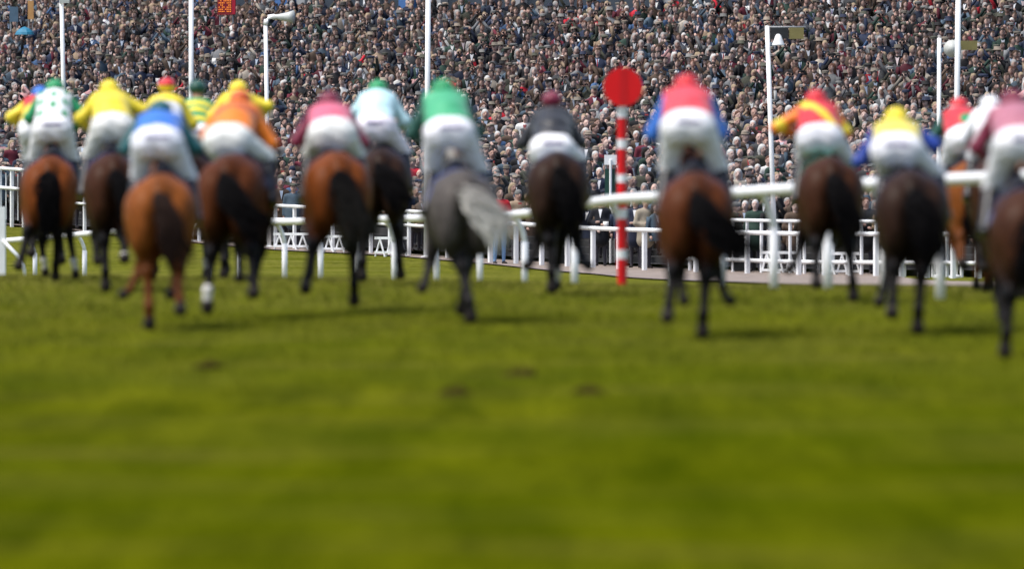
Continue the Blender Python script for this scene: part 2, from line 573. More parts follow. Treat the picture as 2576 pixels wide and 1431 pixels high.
def hair_tubes(root_pts, path, n, r0, spread, curl, seed):
    """many tapering strands along a path: one mesh of hair"""
    g = np.random.default_rng(seed)
    mb = MB()
    path = np.array(path, float); m = len(path)
    for i in range(n):
        off = g.normal(0, 1, 3); off[1] *= .6
        ln = g.uniform(.72, 1.0)
        ph = g.uniform(0, 6.28); pts = []; rs = []
        for k in range(8):
            u = k / 7 * ln * (m - 1); j = min(int(u), m - 2); fr = u - j
            p = path[j] * (1 - fr) + path[j + 1] * fr
            w_ = (spread[0] + (spread[1] - spread[0]) * math.sin(min(1, k / 7 * 1.15) * math.pi * .62)) * (1 - .45 * (k / 7) ** 2)
            pts.append(p + off * w_ + np.array((math.sin(ph + k * .8), 0, math.cos(ph + k * .6))) * curl * k / 7)
            rs.append(r0 * (1 - .85 * (k / 7) ** 1.6))
            
        mb.tube(pts, rs, 5, True)
    return mb


HORSES = []


def make_horse(px, hoof_y, s, coat, label, legs, yaw=0, pitch=0, tail='hang', tailcol=None, lift=0.0, cloth=None, girth_scale=1.0, size=1.0, pale=None):
    """s = scale in px per metre, hence distance"""
    d = F / s
    p = P(px, hoof_y, d)
    B, low = horse_blob(legs)
    v, f = B.mesh(.028)
    tg = B.tags(v)
    base = np.array(COATS[coat]); c = np.tile(base, (len(v), 1))
    black = np.array((.0055, .0045, .0045))
    if coat == 'grey':
        dap = .5 + .5 * np.sin(v[:, 0] * 31 + 2 * np.sin(v[:, 2] * 19)) * np.sin(v[:, 1] * 27 + v[:, 2] * 23)
        c = c * (.75 + .5 * dap)[:, None]
        leg = np.array((.022, .020, .020))
    else:
        leg = black if coat in ('bright', 'bay', 'brown', 'dark') else base * .45
    # coat darker in a narrow band along the spine
    if coat != 'grey':
        sp = np.clip(1 - np.abs(v[:, 0]) / .09, 0, 1) * (v[:, 2] > 1.2)
        c = c * (1 - .35 * sp)[:, None]
    isleg = (tg == 'leg'); c[isleg] = leg
    # black points, carried higher so underside and belly shade is painted in too
    bod = (tg == 'body') & (v[:, 2] < .92)
    fz = np.clip((.92 - v[bod][:, 2]) / .30, 0, 1)[:, None]
    c[bod] = c[bod] * (1 - fz) + leg * fz
    c[tg == 'dock'] = black if coat != 'grey' else base
    c[tg == 'sock'] = (.62, .60, .57); c[tg == 'hoof'] = (.022, .018, .016); c[tg == 'muzzle'] = base * .4
    rotx = Matrix.Rotation(R(pitch), 4, 'X')
    vv = np.c_[v, np.ones(len(v))] @ np.array(rotx).T
    zmin = vv[:, 2].min()
    gz = g1(p.x, p.y)
    Mx = Matrix.Translation((0, 0, -zmin * size + lift)) @ rotx @ Matrix.Diagonal((1, 1, size, 1))
    A = np.array(Mx)
    def tr(a): return np.c_[a, np.ones(len(a))] @ A[:3].T
    root = obj('racehorse', mesh_from('racehorse', tr(v), f, M_HORSE, True, c), None, (p.x, p.y, gz))
    root.rotation_euler = (0, 0, R(yaw))
    tag(root, label, 'horse', 'racehorses galloping away up the turf')
    # tail
    tc = np.array(tailcol if tailcol else (.005, .0045, .005))
    if tail == 'hang': path = [(0, -.90, 1.29), (0, -1.0, 1.24), (.0, -1.07, 1.05), (.02, -1.08, .78), (.05, -1.12, .48)]
    elif tail == 'right': path = [(0, -.90, 1.29), (.02, -1.02, 1.24), (.15, -1.13, 1.05), (.33, -1.2, .86), (.54, -1.25, .70)]
    elif tail == 'out': path = [(0, -.90, 1.29), (.03, -1.05, 1.27), (.13, -1.20, 1.14), (.25, -1.28, .96), (.36, -1.34, .78)]
    elif tail == 'sway': path = [(0, -.90, 1.29), (.03, -1.0, 1.24), (.09, -1.1, 1.08), (.15, -1.15, .84), (.27, -1.2, .56)]
    else: path = [(0, -.90, 1.29), (-.02, -1.0, 1.24), (-.06, -1.1, 1.05), (-.08, -1.15, .85), (-.04, -1.2, .66)]
    # dense sampling of a smooth path
    pp = np.array(path); u = np.linspace(0, len(path) - 1, 17)
    pp = np.stack([np.interp(u, np.arange(len(path)), pp[:, i]) for i in range(3)], 1)
    hb = hair_tubes(None, pp, 150, .016, (.022, .036 + .014 * ((int(px) * 7) % 5) / 4), .10, int(px))
    hv = np.array(hb.v); tipw = np.clip((1.3 - hv[:, 2]) / .6, 0, 1)[:, None]
    tcol = tc * (1 - 0 * tipw) if pale is None else tc * (1 - tipw) + np.array(pale) * tipw
    me = mesh_from('tail', tr(hv), hb.f, M_HAIRH, True, np.broadcast_to(tcol, hv.shape)); obj('tail', me, root)
    # mane
    hb = MB(); g = np.random.default_rng(int(px) + 5)
    for i in range(46):
        u = i / 45; yb = .62 + u * .80; zb = 1.50 + u * .33 + .02 * math.sin(u * 3.1)
        sd_ = g.choice([-1, 1], p=[.3, .7]); L_ = g.uniform(.12, .2)
        hb.tube([(0, yb, zb), (sd_ * .06, yb - .05, zb + .02), (sd_ * (.11 + .02 * g.random()), yb - .11, zb - L_ * .55), (sd_ * .13, yb - .16, zb - L_)], [.018, .017, .012, .003], 5)
    hv = np.array(hb.v); obj('mane', mesh_from('mane', tr(hv), hb.f, M_HAIRH, True, np.tile(tc, (len(hv), 1))), root)
    # saddle cloth: a sheet draped over the barrel
    def drape(y0, y1, a0, a1, off, ny_, na_):
        yy, aa = np.meshgrid(np.linspace(y0, y1, ny_), np.linspace(a0, a1, na_), indexing='ij')
        cx, cz = np.sin(aa), np.cos(aa)
        lo_, hi_ = np.full(yy.shape, .05), np.full(yy.shape, .9)
        for _ in range(22):
            md = (lo_ + hi_) / 2
            q = B.at(md * cx, yy, 1.15 + md * cz)
            lo_ = np.where(q < 0, md, lo_); hi_ = np.where(q < 0, hi_, md)
        r_ = lo_ + off
        return np.stack([r_ * cx, yy, 1.15 + r_ * cz], -1)
    def shell(y0, y1, a0, a1, off, th, ny_=12, na_=22):
        o_ = drape(y0, y1, a0, a1, off + th, ny_, na_).reshape(-1, 3); i_ = drape(y0, y1, a0, a1, off - .004, ny_, na_).reshape(-1, 3)
        n_ = len(o_); I_ = np.arange(n_).reshape(ny_, na_)
        fo = [tuple(q) for q in np.stack([I_[:-1, :-1], I_[1:, :-1], I_[1:, 1:], I_[:-1, 1:]], -1).reshape(-1, 4)]
        fi = [tuple(x + n_ for x in q[::-1]) for q in fo]
        rim = list(I_[0, :]) + list(I_[1:, -1]) + list(I_[-1, -2::-1]) + list(I_[-2:0:-1, 0])
        fr = [(rim[k], rim[(k + 1) % len(rim)], rim[(k + 1) % len(rim)] + n_, rim[k] + n_) for k in range(len(rim))]
        return np.concatenate([o_, i_]), fo + fi + fr
    cv, cf = shell(-.22, .42, -1.45, 1.45, .006, .01)
    cc = cloth if cloth else (.02, .03, .09)
    obj('saddle_cloth', mesh_from('saddle_cloth', tr(cv), cf, M_CLOTH, True, np.tile(cc, (len(cv), 1))), root)
    cv, cf = shell(-.10, .34, -.95, .95, .02, .018, 10, 18)
    cv[:, 2] += .05 * np.clip((np.abs(cv[:, 1] - .12) - .12) / .1, 0, 1) * np.clip(1 - np.abs(cv[:, 0]) / .2, 0, 1)
    obj('saddle', mesh_from('saddle', tr(cv), cf, M_LEATHER), root)
    cv, cf = shell(.24, .33, -3.1, 3.1, .004, .008, 4, 40)
    obj('girth', mesh_from('girth', tr(cv), cf, M_LEATHER), root)
    # bridle and reins
    mb = MB()
    for s_ in (-1, 1):
        mb.tube([(s_ * .07, 1.86, 1.40), (s_ * .10, 1.55, 1.50), (s_ * .14, 1.2, 1.62), (s_ * .085, .80, 1.76)], .008, 6)
        mb.tube([(s_ * .075, 1.86, 1.41), (s_ * .108, 1.62, 1.58), (s_ * .10, 1.46, 1.77), (0, 1.42, 1.83)], .011, 6)
    ring = [(.086 * math.cos(a), 1.80 + .035 * math.sin(a), 1.46 + .085 * math.sin(a)) for a in np.linspace(0, 2 * math.pi, 17)]
    mb.tube(ring, .011, 6, False)
    mv = np.array(mb.v); obj('bridle', mesh_from('bridle', tr(mv), mb.f, M_LEATHER), root)
    HORSES.append((root, tr))
    return root, tr, B


# ------------------------------------------------------------------ jockeys
def make_jockey(root, tr, label, pt, cap, silk, sleeve, capc, pattern=None, pants=(.80, .80, .82), elbows=None, side=0.0, lean=0.0, letters=True, cuff=None, blobs=None, collar=None, hands=None):
    """pt: waist height above the croup; cap: cap top above the croup (both metres)"""
    z0 = 1.55
    zp = z0 + pt - .15
    zh = z0 + cap - .115
    zs = min(zh - .115, zp + .33)
    ys = .26 + .42 * math.cos(math.asin(min(.95, max(0.0, (zs - zp)) / .5))) - .1
    xs_ = side; xl = side + lean
    pel = np.array((xs_, .02, zp)); sh = np.array((xl, ys, zs)); hd = np.array((xl + lean * .4, ys + .17, zh))
    kneez = max(1.50, zp - .42)
    legs = {}
    for s in (-1, 1):
        hip = pel + (s * .13, -.01, -.03); knee = np.array((s * .235, .22, kneez)); ank = np.array((s * .325, -.02, kneez - .40)); toe = ank + (s * .01, .17, -.06)
        legs[s] = (hip, knee, ank, toe)
    arms = {}
    for s in (-1, 1):
        shd = sh + (s * .165, .0, -.01)
        e = (s * .34 + xl, ys, zs - .25) if not elbows or elbows.get(s) is None else np.array(elbows[s]) * ((1.18, 1, 1) if abs(elbows[s][0]) < .315 else (1.05, 1, 1)) + (xl, ys - .05, zs)
        e = np.array(e, float)
        hn = np.array((s * .075, .82, 1.72)) if not hands or hands.get(s) is None else np.array(hands[s]) + (xl, ys, zs)
        # keep the forearm a human length
        vv_ = hn - e; L_ = np.linalg.norm(vv_)
        if L_ > .34: hn = e + vv_ / L_ * .34
        arms[s] = (shd, e, hn)
    def torso(B, g):
        B.ball(pel * .72 + sh * .28, (.225 + g, .20 + g, .135 + g), .08, 'torso')
        B.ball(pel * .35 + sh * .65, (.205 + g, .19 + g, .135 + g), .08, 'torso')
        B.cone(pel * .5 + sh * .5, sh + (0, -.02, -.02), .15 + g, .145 + g, .08, 'torso')
        B.cone(sh + (-.115, 0, 0), sh + (.115, 0, 0), .095 + g, .095 + g, .09, 'torso')
        for s in (-1, 1):
            a, e, hn = arms[s]
            B.cone(a, e, .066 + g, .054 + g, .06, 'arm'); B.cone(e, hn * .9 + e * .1, .053 + g, .036 + g, .03, 'arm')
    def hips(B, g):
        B.ball(pel + (0, .02, .01), (.180 + g, .15 + g, .135 + g), .08, 'hip')
        B.ball(pel + (0, -.07, -.03), (.14 + g, .095 + g, .13 + g), .08, 'hip')
        for s in (-1, 1):
            hip, knee, ank, toe = legs[s]
            B.ball(pel + (s * .104, -.045, -.045), (.110 + g, .13 + g, .155 + g), .07, 'hip')
            B.cone(hip, knee, .118 + g, .074 + g, .06, 'hip')
            B.ball(knee, .07 + g, .04, 'hip')
    def boots(B, g, only=None):
        for s in ((-1, 1) if only is None else (only,)):
            hip, knee, ank, toe = legs[s]
            B.cone(knee * .95 + ank * .05, ank, .070 + g, .042 + g, .03, 'boot'); B.cone(ank + (0, -.03, -.02), toe, .044 + g, .034 + g, .03, 'boot')
    # the body itself, one skin from head to foot
    B = Blob()
    torso(B, -.008); hips(B, -.008); boots(B, -.006)
    B.cone(sh + (0, .02, .03), hd + (0, -.02, -.03), .058, .055, .04, 'skin')
    B.ball(hd, (.075, .095, .105), .03, 'skin')
    B.ball(hd + (0, .045, -.055), (.052, .06, .06), .03, 'skin')
    B.cone(hd + (0, .092, -.01), hd + (0, .112, -.035), .012, .016, .015, 'skin')
    B.ball(hd + (0, .088, -.066), (.026, .012, .009), .008, 'lip')
    for s in (-1, 1):
        B.ball(hd + (s * .076, -.005, -.02), (.012, .022, .032), .012, 'skin')
        B.ball(hd + (s * .032, .083, .002), (.014, .012, .009), .006, 'eye')
        a, e, hn = arms[s]
        dr = (hn - e) / np.linalg.norm(hn - e)
        B.cone(hn - dr * .03, hn + dr * .045, .030, .036, .02, 'skin')
        for k, ln in enumerate((.036, .041, .039, .031)):
            b0 = hn + dr * .05 + np.array((s * .012, 0, (.027 - .018 * k)))
            b1 = b0 + dr * ln * .8 + np.array((-s * .012, 0, -.004)); b2 = b1 + np.array((-s * .030, -.016, -.008))
            B.cone(b0, b1, .0105, .0095, .006, 'skin'); B.cone(b1, b2, .0095, .008, .005, 'skin')
        t0 = hn + np.array((-s * .02, .01, .028)); B.cone(t0, t0 + dr * .035 + np.array((-s * .02, 0, .012)), .012, .009, .008, 'skin')
    v, f = B.mesh(.017)
    tg = B.tags(v); c = np.tile((.45, .24, .17), (len(v), 1)); c[tg == 'eye'] = (.03, .02, .02); c[tg == 'lip'] = (.35, .12, .10)
    person = obj('person', mesh_from('person', tr(v), f, M_SKIN, True, c), None, root.location)
    person.rotation_euler = root.rotation_euler
    tag(person, label, 'jockey', 'jockeys crouching over their racehorses')
    # silks
    B = Blob(); torso(B, .012)
    wob = lambda X, Y, Z: .006 * np.sin(X * 23 + Z * 15) * np.sin(Y * 27 + Z * 11)
    v, f = B.mesh(.019, 0, wob)
    tg = B.tags(v)
    c = np.tile(silk, (len(v), 1)).astype(float)
    ax_ = (sh - pel); u = ((v - pel) @ ax_) / (ax_ @ ax_)                    # 0 waist .. 1 shoulder
    xr = v[:, 0] - (pel[0] + u * (sh[0] - pel[0]))
    if pattern:
        kind, pc = pattern[0], np.array(pattern[1])
        if kind == 'spots':
            gx_ = (xr / .15 + 100.5) % 1 - .5; gu = (u / .42 + 100.5 + .5 * (np.floor(xr / .15 + 100.5) % 2)) % 1 - .5
            c[(gx_ ** 2 + gu ** 2 < .085)] = pc
        elif kind == 'sash':
            c[np.abs(xr + .32 * (u - .55)) < .055] = pc
        elif kind == 'band':
            c[np.abs(u - pattern[2]) < pattern[3]] = pc
        elif kind == 'yoke':
            c[u > pattern[2]] = pc
        elif kind == 'halves':
            c[xr > 0] = pc
        elif kind == 'bands':
            c[(u * 3.2) % 1 < .5] = pc
        elif kind == 'patch':
            c[((xr - pattern[2]) ** 2 + (.5 * (u - pattern[3])) ** 2) < pattern[4] ** 2] = pc
    sl = tg == 'arm'
    if not isinstance(sleeve, dict): c[sl] = sleeve
    else:
        c[sl & (v[:, 0] < xl)] = sleeve[-1]; c[sl & (v[:, 0] >= xl)] = sleeve[1]
    if cuff is not None:
        for s in (-1, 1):
            a, e, hn = arms[s]; w_ = np.linalg.norm(v - (a * .15 + e * .85), axis=1); c[sl & (w_ < .09)] = cuff
    obj('silks', mesh_from('silks', tr(v), f, M_SILK, True, c), person)
    # breeches
    B = Blob(); hips(B, .010)
    v, f = B.mesh(.019, 0, lambda X, Y, Z: .004 * np.sin(X * 31 + Z * 25) * np.sin(Y * 33 + Z * 9) + .003 * np.sin(Z * 55 + 3 * np.sin(X * 12)))
    br = obj('breeches', mesh_from('breeches', tr(v), f, M_CLOTH, True, np.tile(pants, (len(v), 1))), person)
    if letters:
        mb = MB()
        g = np.random.default_rng(int(abs(pt * 1000)) + int(root.location.x * 50))
        zc = zp + .03
        ww = .22; k = 0; xx = -ww / 2
        while xx < ww / 2:
            w_ = g.uniform(.012, .022)
            # march from behind to the seat of the breeches
            X = np.full(1, xs_ + xx + w_ / 2); Z = np.full(1, zc)
            yy = np.linspace(pel[1] - .35, pel[1] + .1, 300)
            q = B.at(np.full(300, X[0]), yy, np.full(300, zc)); j = np.argmax(q < 0)
            y_ = yy[j] - .004
            mb.box((X[0] - w_ * .36, y_, zc), (.007, .014, .036)); mb.box((X[0] + w_ * .3, y_ + .001, zc), (.007, .014, .036))
            mb.box((X[0], y_ + .0005, zc + (.015 if k % 2 else 0)), (w_ * .55, .013, .009))
            xx += w_ + .006; k += 1
        mv = np.array(mb.v)
        obj('lettering', mesh_from('lettering', tr(mv), mb.f, M_LETTER, False), br)
    for s in (-1, 1):
        B = Blob(); boots(B, .008, s)
        v, f = B.mesh(.017); obj('boot', mesh_from('boot', tr(v), f, M_BOOT), person)
    # cap over the skull helmet
    B = Blob()
    B.ball(hd + (0, -.01, .035), (.118, .138, .10), .03, 'cap'); B.cone(hd + (0, -.015, .125), hd + (0, -.015, .137), .016, .012, .02, 'cap')
    B.ball(hd + (0, .115, .02), (.085, .075, .012), .02, 'cap')
    v, f = B.mesh(.015); tg = B.tags(v)
    if isinstance(capc, list):
        c = np.tile(capc[0], (len(v), 1)); up = (v[:, 2] < hd[2] + .04); c[up] = capc[1]
    else: c = np.tile(capc, (len(v), 1))
    obj('cap', mesh_from('cap', tr(v), f, M_SILK, True, c), person)
    return person


M_LETTER = plain('purple_print', (.30, .24, .42), .6, .1)
WHITE = (.80, .80, .82); RED = (.60, .02, .03); YEL = (.78, .62, .03); GRN = (.015, .28, .10); DGRN = (.008, .07, .05); BLUE = (.03, .16, .58); DBLUE = (.015, .05, .32)
ORG = (.80, .20, .012); PINK = (.62, .12, .19); MAR = (.17, .008, .035); LBLUE = (.52, .76, .82); BLK = (.016, .017, .022); TEAL = (.01, .10, .11)


def legset(LH, RH, LF, RF):
    f_ = lambda t: (t + (0, False))[:3] if len(t) < 2 else (t + (False,))[:3]
    return dict(LH=f_(LH), RH=f_(RH), LF=f_(LF), RF=f_(RF))


def pair(px, hoof_y, s, coat, hl, legs, jl, pt, cap, silk, sleeve, capc, hk={}, jk={}):
    root, tr, B = make_horse(px, hoof_y, s, coat, hl, legs, **hk)
    make_jockey(root, tr, jl, pt, cap, silk, sleeve, capc, **jk)


# farthest first, left to right within each depth
pair(118, 690, 193, 'dark', 'dark racehorse almost hidden behind the bay of the green spotted jockey', legset(('lift', 0), ('swing', .1), ('stance', .1, True), ('fold', 0)),
     'jockey in yellow and red silks with blue cap behind the green spotted jockey', .56, .93, YEL, {-1: YEL, 1: RED}, BLUE, dict(), dict(pattern=('yoke', RED, .62), side=-.12, letters=False, elbows={-1: (-.36, .0, -.16), 1: (.36, .0, -.08)}))
pair(415, 690, 196, 'brown', 'brown racehorse hidden behind the chestnut of the blue silked jockey', legset(('push', 0), ('lift', .1), ('stance', 0), ('fold', 0)),
     'jockey in white silks with yellow shoulders and red cap behind the blue one', .46, .96, WHITE, YEL, [RED, YEL], dict(), dict(pattern=('yoke', YEL, .74), pants=(.75, .75, .8)))
pair(492, 690, 194, 'brown', 'brown racehorse seen in the gap left of the dark bay under orange silks', legset(('lift', -.05), ('push', .05, True), ('half', 0), ('stance', 0)),
     'jockey in yellow and green banded silks with dark green cap', .42, .95, YEL, GRN, DGRN, dict(), dict(pattern=('bands', GRN), side=.0))
pair(596, 692, 199, 'bay', 'bay racehorse hidden behind the dark bay under orange silks', legset(('push', 0), ('lift', .1), ('stance', 0), ('fold', 0)),
     'jockey in yellow silks and cap with right elbow out behind the orange one', .46, .88, YEL, YEL, YEL, dict(), dict(elbows={1: (.37, .0, -.06), -1: (-.28, 0, -.2)}, letters=False))
pair(2437, 728, 214, 'chestnut', 'chestnut racehorse between the dark yellow-silked runner and the right edge', legset(('lift', -.1), ('land', .05, False), ('half', .1), ('stance', 0)),
     'jockey in red silks with green patch and green sleeves near the right edge', .40, .70, RED, DGRN, [RED, WHITE], dict(yaw=4, tail='left'), dict(pattern=('patch', GRN, .05, .35, .11), side=-.03))
pair(2508, 745, 228, 'brown', 'brown racehorse half hidden behind the dark horse at the right edge', legset(('lift', -.05), ('push', .05), ('half', 0), ('fold', 0)),
     'jockey in white silks with green flashes beside the pink silked jockey', .40, .62, WHITE, WHITE, WHITE, dict(yaw=3, cloth=(.03, .03, .05)), dict(pattern=('patch', GRN, .1, .6, .06)))
pair(965, 722, 208, 'dark', 'dark bay racehorse with black tail swung right, behind the maroon jockey', legset(('push', -.08), ('stand', .1), ('fold', 0), ('half', .1)),
     'jockey in pale blue silks with green cap', .42, .80, LBLUE, LBLUE, GRN, dict(yaw=-2, tail='out', lift=.05), dict(pants=(.78, .74, .82), side=-.10))
pair(132, 707, 203, 'bright', 'bright bay racehorse with straight black tail at the far left', legset(((14, -50, -35, -60), -.22), ('land', -.08), ('fold', 0), ('stance', .12, True)),
     'jockey in white silks with green spots, green sleeves and green cap', .50, .92, WHITE, GRN, GRN, dict(tail='hang', cloth=(.01, .02, .12)), dict(pattern=('spots', GRN), elbows={1: (.36, .02, -.20), -1: (-.27, .05, -.22)}))
pair(278, 738, 217, 'brown', 'dark brown racehorse with one white sock, under plain yellow silks', legset(('push', .02), ('lift', -.04, True), ('half', 0), ('fold', 0)),
     'jockey in plain yellow silks with yellow cap near the left', .47, .82, YEL, YEL, YEL, dict(yaw=6, cloth=(.02, .06, .25), tail='sway'), dict(elbows={1: (.37, .0, -.10), -1: (-.30, .05, -.2)}, pants=(.74, .74, .72), letters=False, side=.03))
pair(1403, 742, 226, 'dark', 'very dark brown racehorse with white marks on hind feet left of the winning post', legset(('push', .06), ('reachh', -.15, True), ('half', -.2), ('half', .2)),
     'jockey in black silks with maroon cap left of the winning post', .22, .70, BLK, BLK, MAR, dict(lift=.02, tail='sway', pitch=-3), dict(side=-.06, elbows={-1: (-.28, .05, -.26), 1: (.27, .05, -.26)}, letters=True))
pair(2080, 790, 238, 'brown', 'brown bay racehorse with a green saddle cloth, right of the leaning pole', legset(('off', -.06), ('push', .08), ('half', -.25), ('fold', 0)),
     'jockey in red silks with a yellow sash and left elbow stuck out', .36, .70, RED, ORG, RED, dict(size=.96, yaw=2, tail='sway', cloth=(.01, .22, .14)), dict(pattern=('sash', YEL), elbows={-1: (-.42, .0, -.17), 1: (.26, .04, -.22)}, cuff=YEL, pants=(.68, .68, .72), letters=False, side=-.07))
pair(842, 790, 246, 'bright', 'reddish bay racehorse with dark tail swept right, under maroon and pink silks', legset(('off', -.22), ('stand', .04), ('half', -.1), ('fold', 0)),
     'jockey in pink silks with maroon sleeves and maroon cap', .34, .58, PINK, MAR, MAR, dict(yaw=4, tail='sway', lift=.08, pale=(.03, .028, .025)), dict(elbows={-1: (-.33, .02, -.26), 1: (.33, .02, -.28)}, pants=(.76, .77, .74), letters=False, side=-.02))
pair(605, 795, 250, 'bay', 'big dark bay racehorse with thick tail swishing right, under orange silks', legset(('push', -.04, True), ('off', .20), ('half', .12), ('half', -.05)),
     'jockey in orange silks with a dark orange band across the shoulders', .30, .62, ORG, ORG, (.55, .10, .015), dict(yaw=-8, tail='right', lift=.06), dict(pattern=('band', (.42, .07, .012), .78, .13), elbows={1: (.34, .04, -.30), -1: (-.27, .04, -.22)}, pants=(.74, .75, .72), letters=False, side=-.12))
pair(1152, 826, 258, 'grey', 'grey racehorse with a pale tail streaming right', legset(('push', .16), ('reachh', -.10), ('half', -.2), ('fold', 0)),
     'jockey in green silks with dark green sleeves riding the grey', .55, .92, (.05, .36, .17), DGRN, GRN, dict(size=.93, yaw=6, tail='out', tailcol=(.28, .27, .25), pale=(.78, .76, .70), cloth=(.12, .18, .5)), dict(elbows={-1: (-.27, .05, -.32), 1: (.27, .05, -.32)}, pants=(.82, .81, .86), side=-.08))
pair(410, 832, 262, 'chestnut', 'orange chestnut racehorse with dark tail, under blue silks', legset(('push', .04), ('off', .08), ('half', -.24), ('half', -.08)),
     'jockey in royal blue silks with dark teal sleeves and cap', .49, .74, BLUE, TEAL, TEAL, dict(size=.93, tail='sway', cloth=(.03, .02, .09), tailcol=(.02, .012, .01)), dict(pants=(.80, .81, .88), elbows={1: (.30, .05, -.26), -1: (-.28, .05, -.26)}, side=-.05))
pair(2292, 850, 270, 'dark', 'dark brown racehorse under yellow silks with blue sleeves, right side', legset(('off', -.06), ('push', -.08), ('back', -.15), ('fold', 0)),
     'jockey in yellow silks with royal blue sleeves', .36, .58, (.75, .62, .08), DBLUE, YEL, dict(size=.95, tail='sway', yaw=-2), dict(elbows={-1: (-.33, .03, -.28), 1: (.30, .03, -.12)}, pants=(.78, .78, .82), side=-.13))
pair(1748, 862, 276, 'bay', 'dark bay racehorse with bushy black tail just right of the winning post', legset(('off', -.14), ('push', -.08), ('half', .05), ('half', .18)),
     'jockey in red silks and red cap with blue sleeves', .60, .92, (.66, .05, .07), BLUE, RED, dict(size=.94, tail='right'), dict(elbows={-1: (-.27, .05, -.33), 1: (.27, .05, -.33)}, pants=(.83, .83, .85), side=-.06))
pair(2572, 905, 294, 'brown', 'dark brown racehorse cut off by the right edge', legset(('push', -.14), ('off', .05), ('half', 0), ('fold', 0)),
     'jockey in pale pink silks with a maroon sleeve at the right edge', .58, .90, (.40, .14, .19), MAR, MAR, dict(size=.90, yaw=4, tail='left', cloth=(.06, .08, .2)), dict(elbows={-1: (-.28, .05, -.30), 1: (.28, .05, -.3)}, pants=(.74, .74, .76)))


# ------------------------------------------------------------------ running rail
root = empty('running_rail', P(1905, 727, 101))
tag(root, 'long white running rail on curved brackets beside the track', 'rail')
inv = Vector(root.location)
u = np.linspace(0, len(RAIL) - 1, 140)
tab = np.stack([np.interp(u, np.arange(len(RAIL)), RAIL[:, i]) for i in range(4)], 1)
k_ = np.ones(9) / 9
for i in range(4): tab[4:-4, i] = np.convolve(tab[:, i], k_, 'valid')
mb = MB()
railp = [P(*t[[0, 1, 3]]) - inv for t in tab]
railp = [Vector((p.x - .0, p.y, p.z)) for p in railp]
mb.tube(railp, .068, 14); mb.build('rail', M_PLASTIC, root, True)
def rail_at(px):
    q = [float(np.interp(px, tab[:, 0], tab[:, i])) for i in range(4)]
    return P(q[0], q[1], q[3]), P(q[0], q[2], q[3])
for px in (-60, 66, 190, 330, 503, 576, 690, 780, 873, 964, 1069, 1177, 1288, 1410, 1528, 1647, 1775, 1905, 2040, 2180, 2320, 2470):
    a, b_ = rail_at(px)
    gz = g1(b_.x, b_.y)
    off = Vector((.20, .10, 0))
    top = Vector((a.x, a.y, a.z)) + off; hgt = a.z - gz
    mb = MB()
    bx = b_ + off; gz2 = g1(bx.x, bx.y)
    mb.tube([(bx.x - inv.x, bx.y - inv.y, gz2 - .15 - inv.z), (bx.x - inv.x, bx.y - inv.y, gz2 + hgt * .62 - inv.z)], .055, 10)
    mb.build('post', M_PLASTIC, root, True)
    mb = MB(); c0 = Vector((bx.x, bx.y, gz2 + hgt * .60)); pts = []
    for k in range(8):
        q = k / 7; pts.append(Vector((c0.x + (a.x - c0.x) * q ** 1.4, c0.y + (a.y - c0.y) * q ** 1.4, c0.z + (a.z - .03 - c0.z) * math.sin(q * math.pi / 2))) - inv)
    mb.tube(pts, .042, 9); mb.build('bracket', M_PLASTIC, root, True)

x_, d_ = P(5, 692, 165).x, 165.0
root = empty('rail_post', (x_, d_, g1(x_, d_))); tag(root, 'thick white post with a short top arm at the left edge of the turf', 'post')
hp = P(5, 520, 165).z - g1(x_, d_)
mb = MB(); mb.box((0, 0, hp / 2 - .1), (.15, .15, hp + .2), 0, .015); mb.build('upright', M_WHITE, root)
mb = MB(); mb.box((-.45, 0, hp - .06), (.74, .10, .12), 0, .01); mb.build('arm', M_WHITE, root)
mb = MB(); mb.tube([(.02, -.09, hp * .52), (.30, -.09, hp * .30), (.42, -.09, hp * .16), (.46, -.09, -.05)], .035, 8); mb.build('brace', M_WHITE, root, True)

# ------------------------------------------------------------------ winning post
dW = 110.0; sW = F / dW
pb = P(1565, 720, dW); gW = g1(pb.x, dW)
root = empty('winning_post', (pb.x, dW, gW))
tag(root, 'red and white banded winning post topped by a red disc', 'winning post')
def zy(py): return P(1565, py, dW).z - gW
bands = [(272, 297, 'w'), (297, 351, 'r'), (351, 374, 'w'), (374, 439, 'r'), (439, 459, 'w'), (459, 525, 'r'), (525, 550, 'w'), (550, 628, 'r'), (628, 651, 'w'), (651, 735, 'r')]
for y0, y1, c_ in bands:
    mb = MB(); rr = .062 if c_ == 'r' else .064
    z1, z0 = zy(y0), zy(y1)
    if y1 == 735: z0 = -.1
    mb.lathe([(rr, z0), (rr, z1)], (0, 0, 0), 40)
    o = mb.build('band', M_RED2 if c_ == 'r' else M_WHITE, root, False)
    o['label'] = 'red painted band' if c_ == 'r' else 'white painted band'
mb = MB(); rd = 48.5 / sW; cz = zy(220)
mb.lathe([(rd * .99, -.012), (rd, -.006), (rd, .006), (rd * .99, .012)], (0.01, -.085, cz), 64, 'y'); mb.build('disc', M_RED, root)
mb = MB(); mb.box((0.01, -.099, cz), (.10, .012, rd * 1.9)); mb.build('disc_rib', M_RED2, root)
mb = MB(); mb.box((0.0, -.055, zy(262)), (.09, .05, .16)); mb.build('clamp', M_WHITE, root)

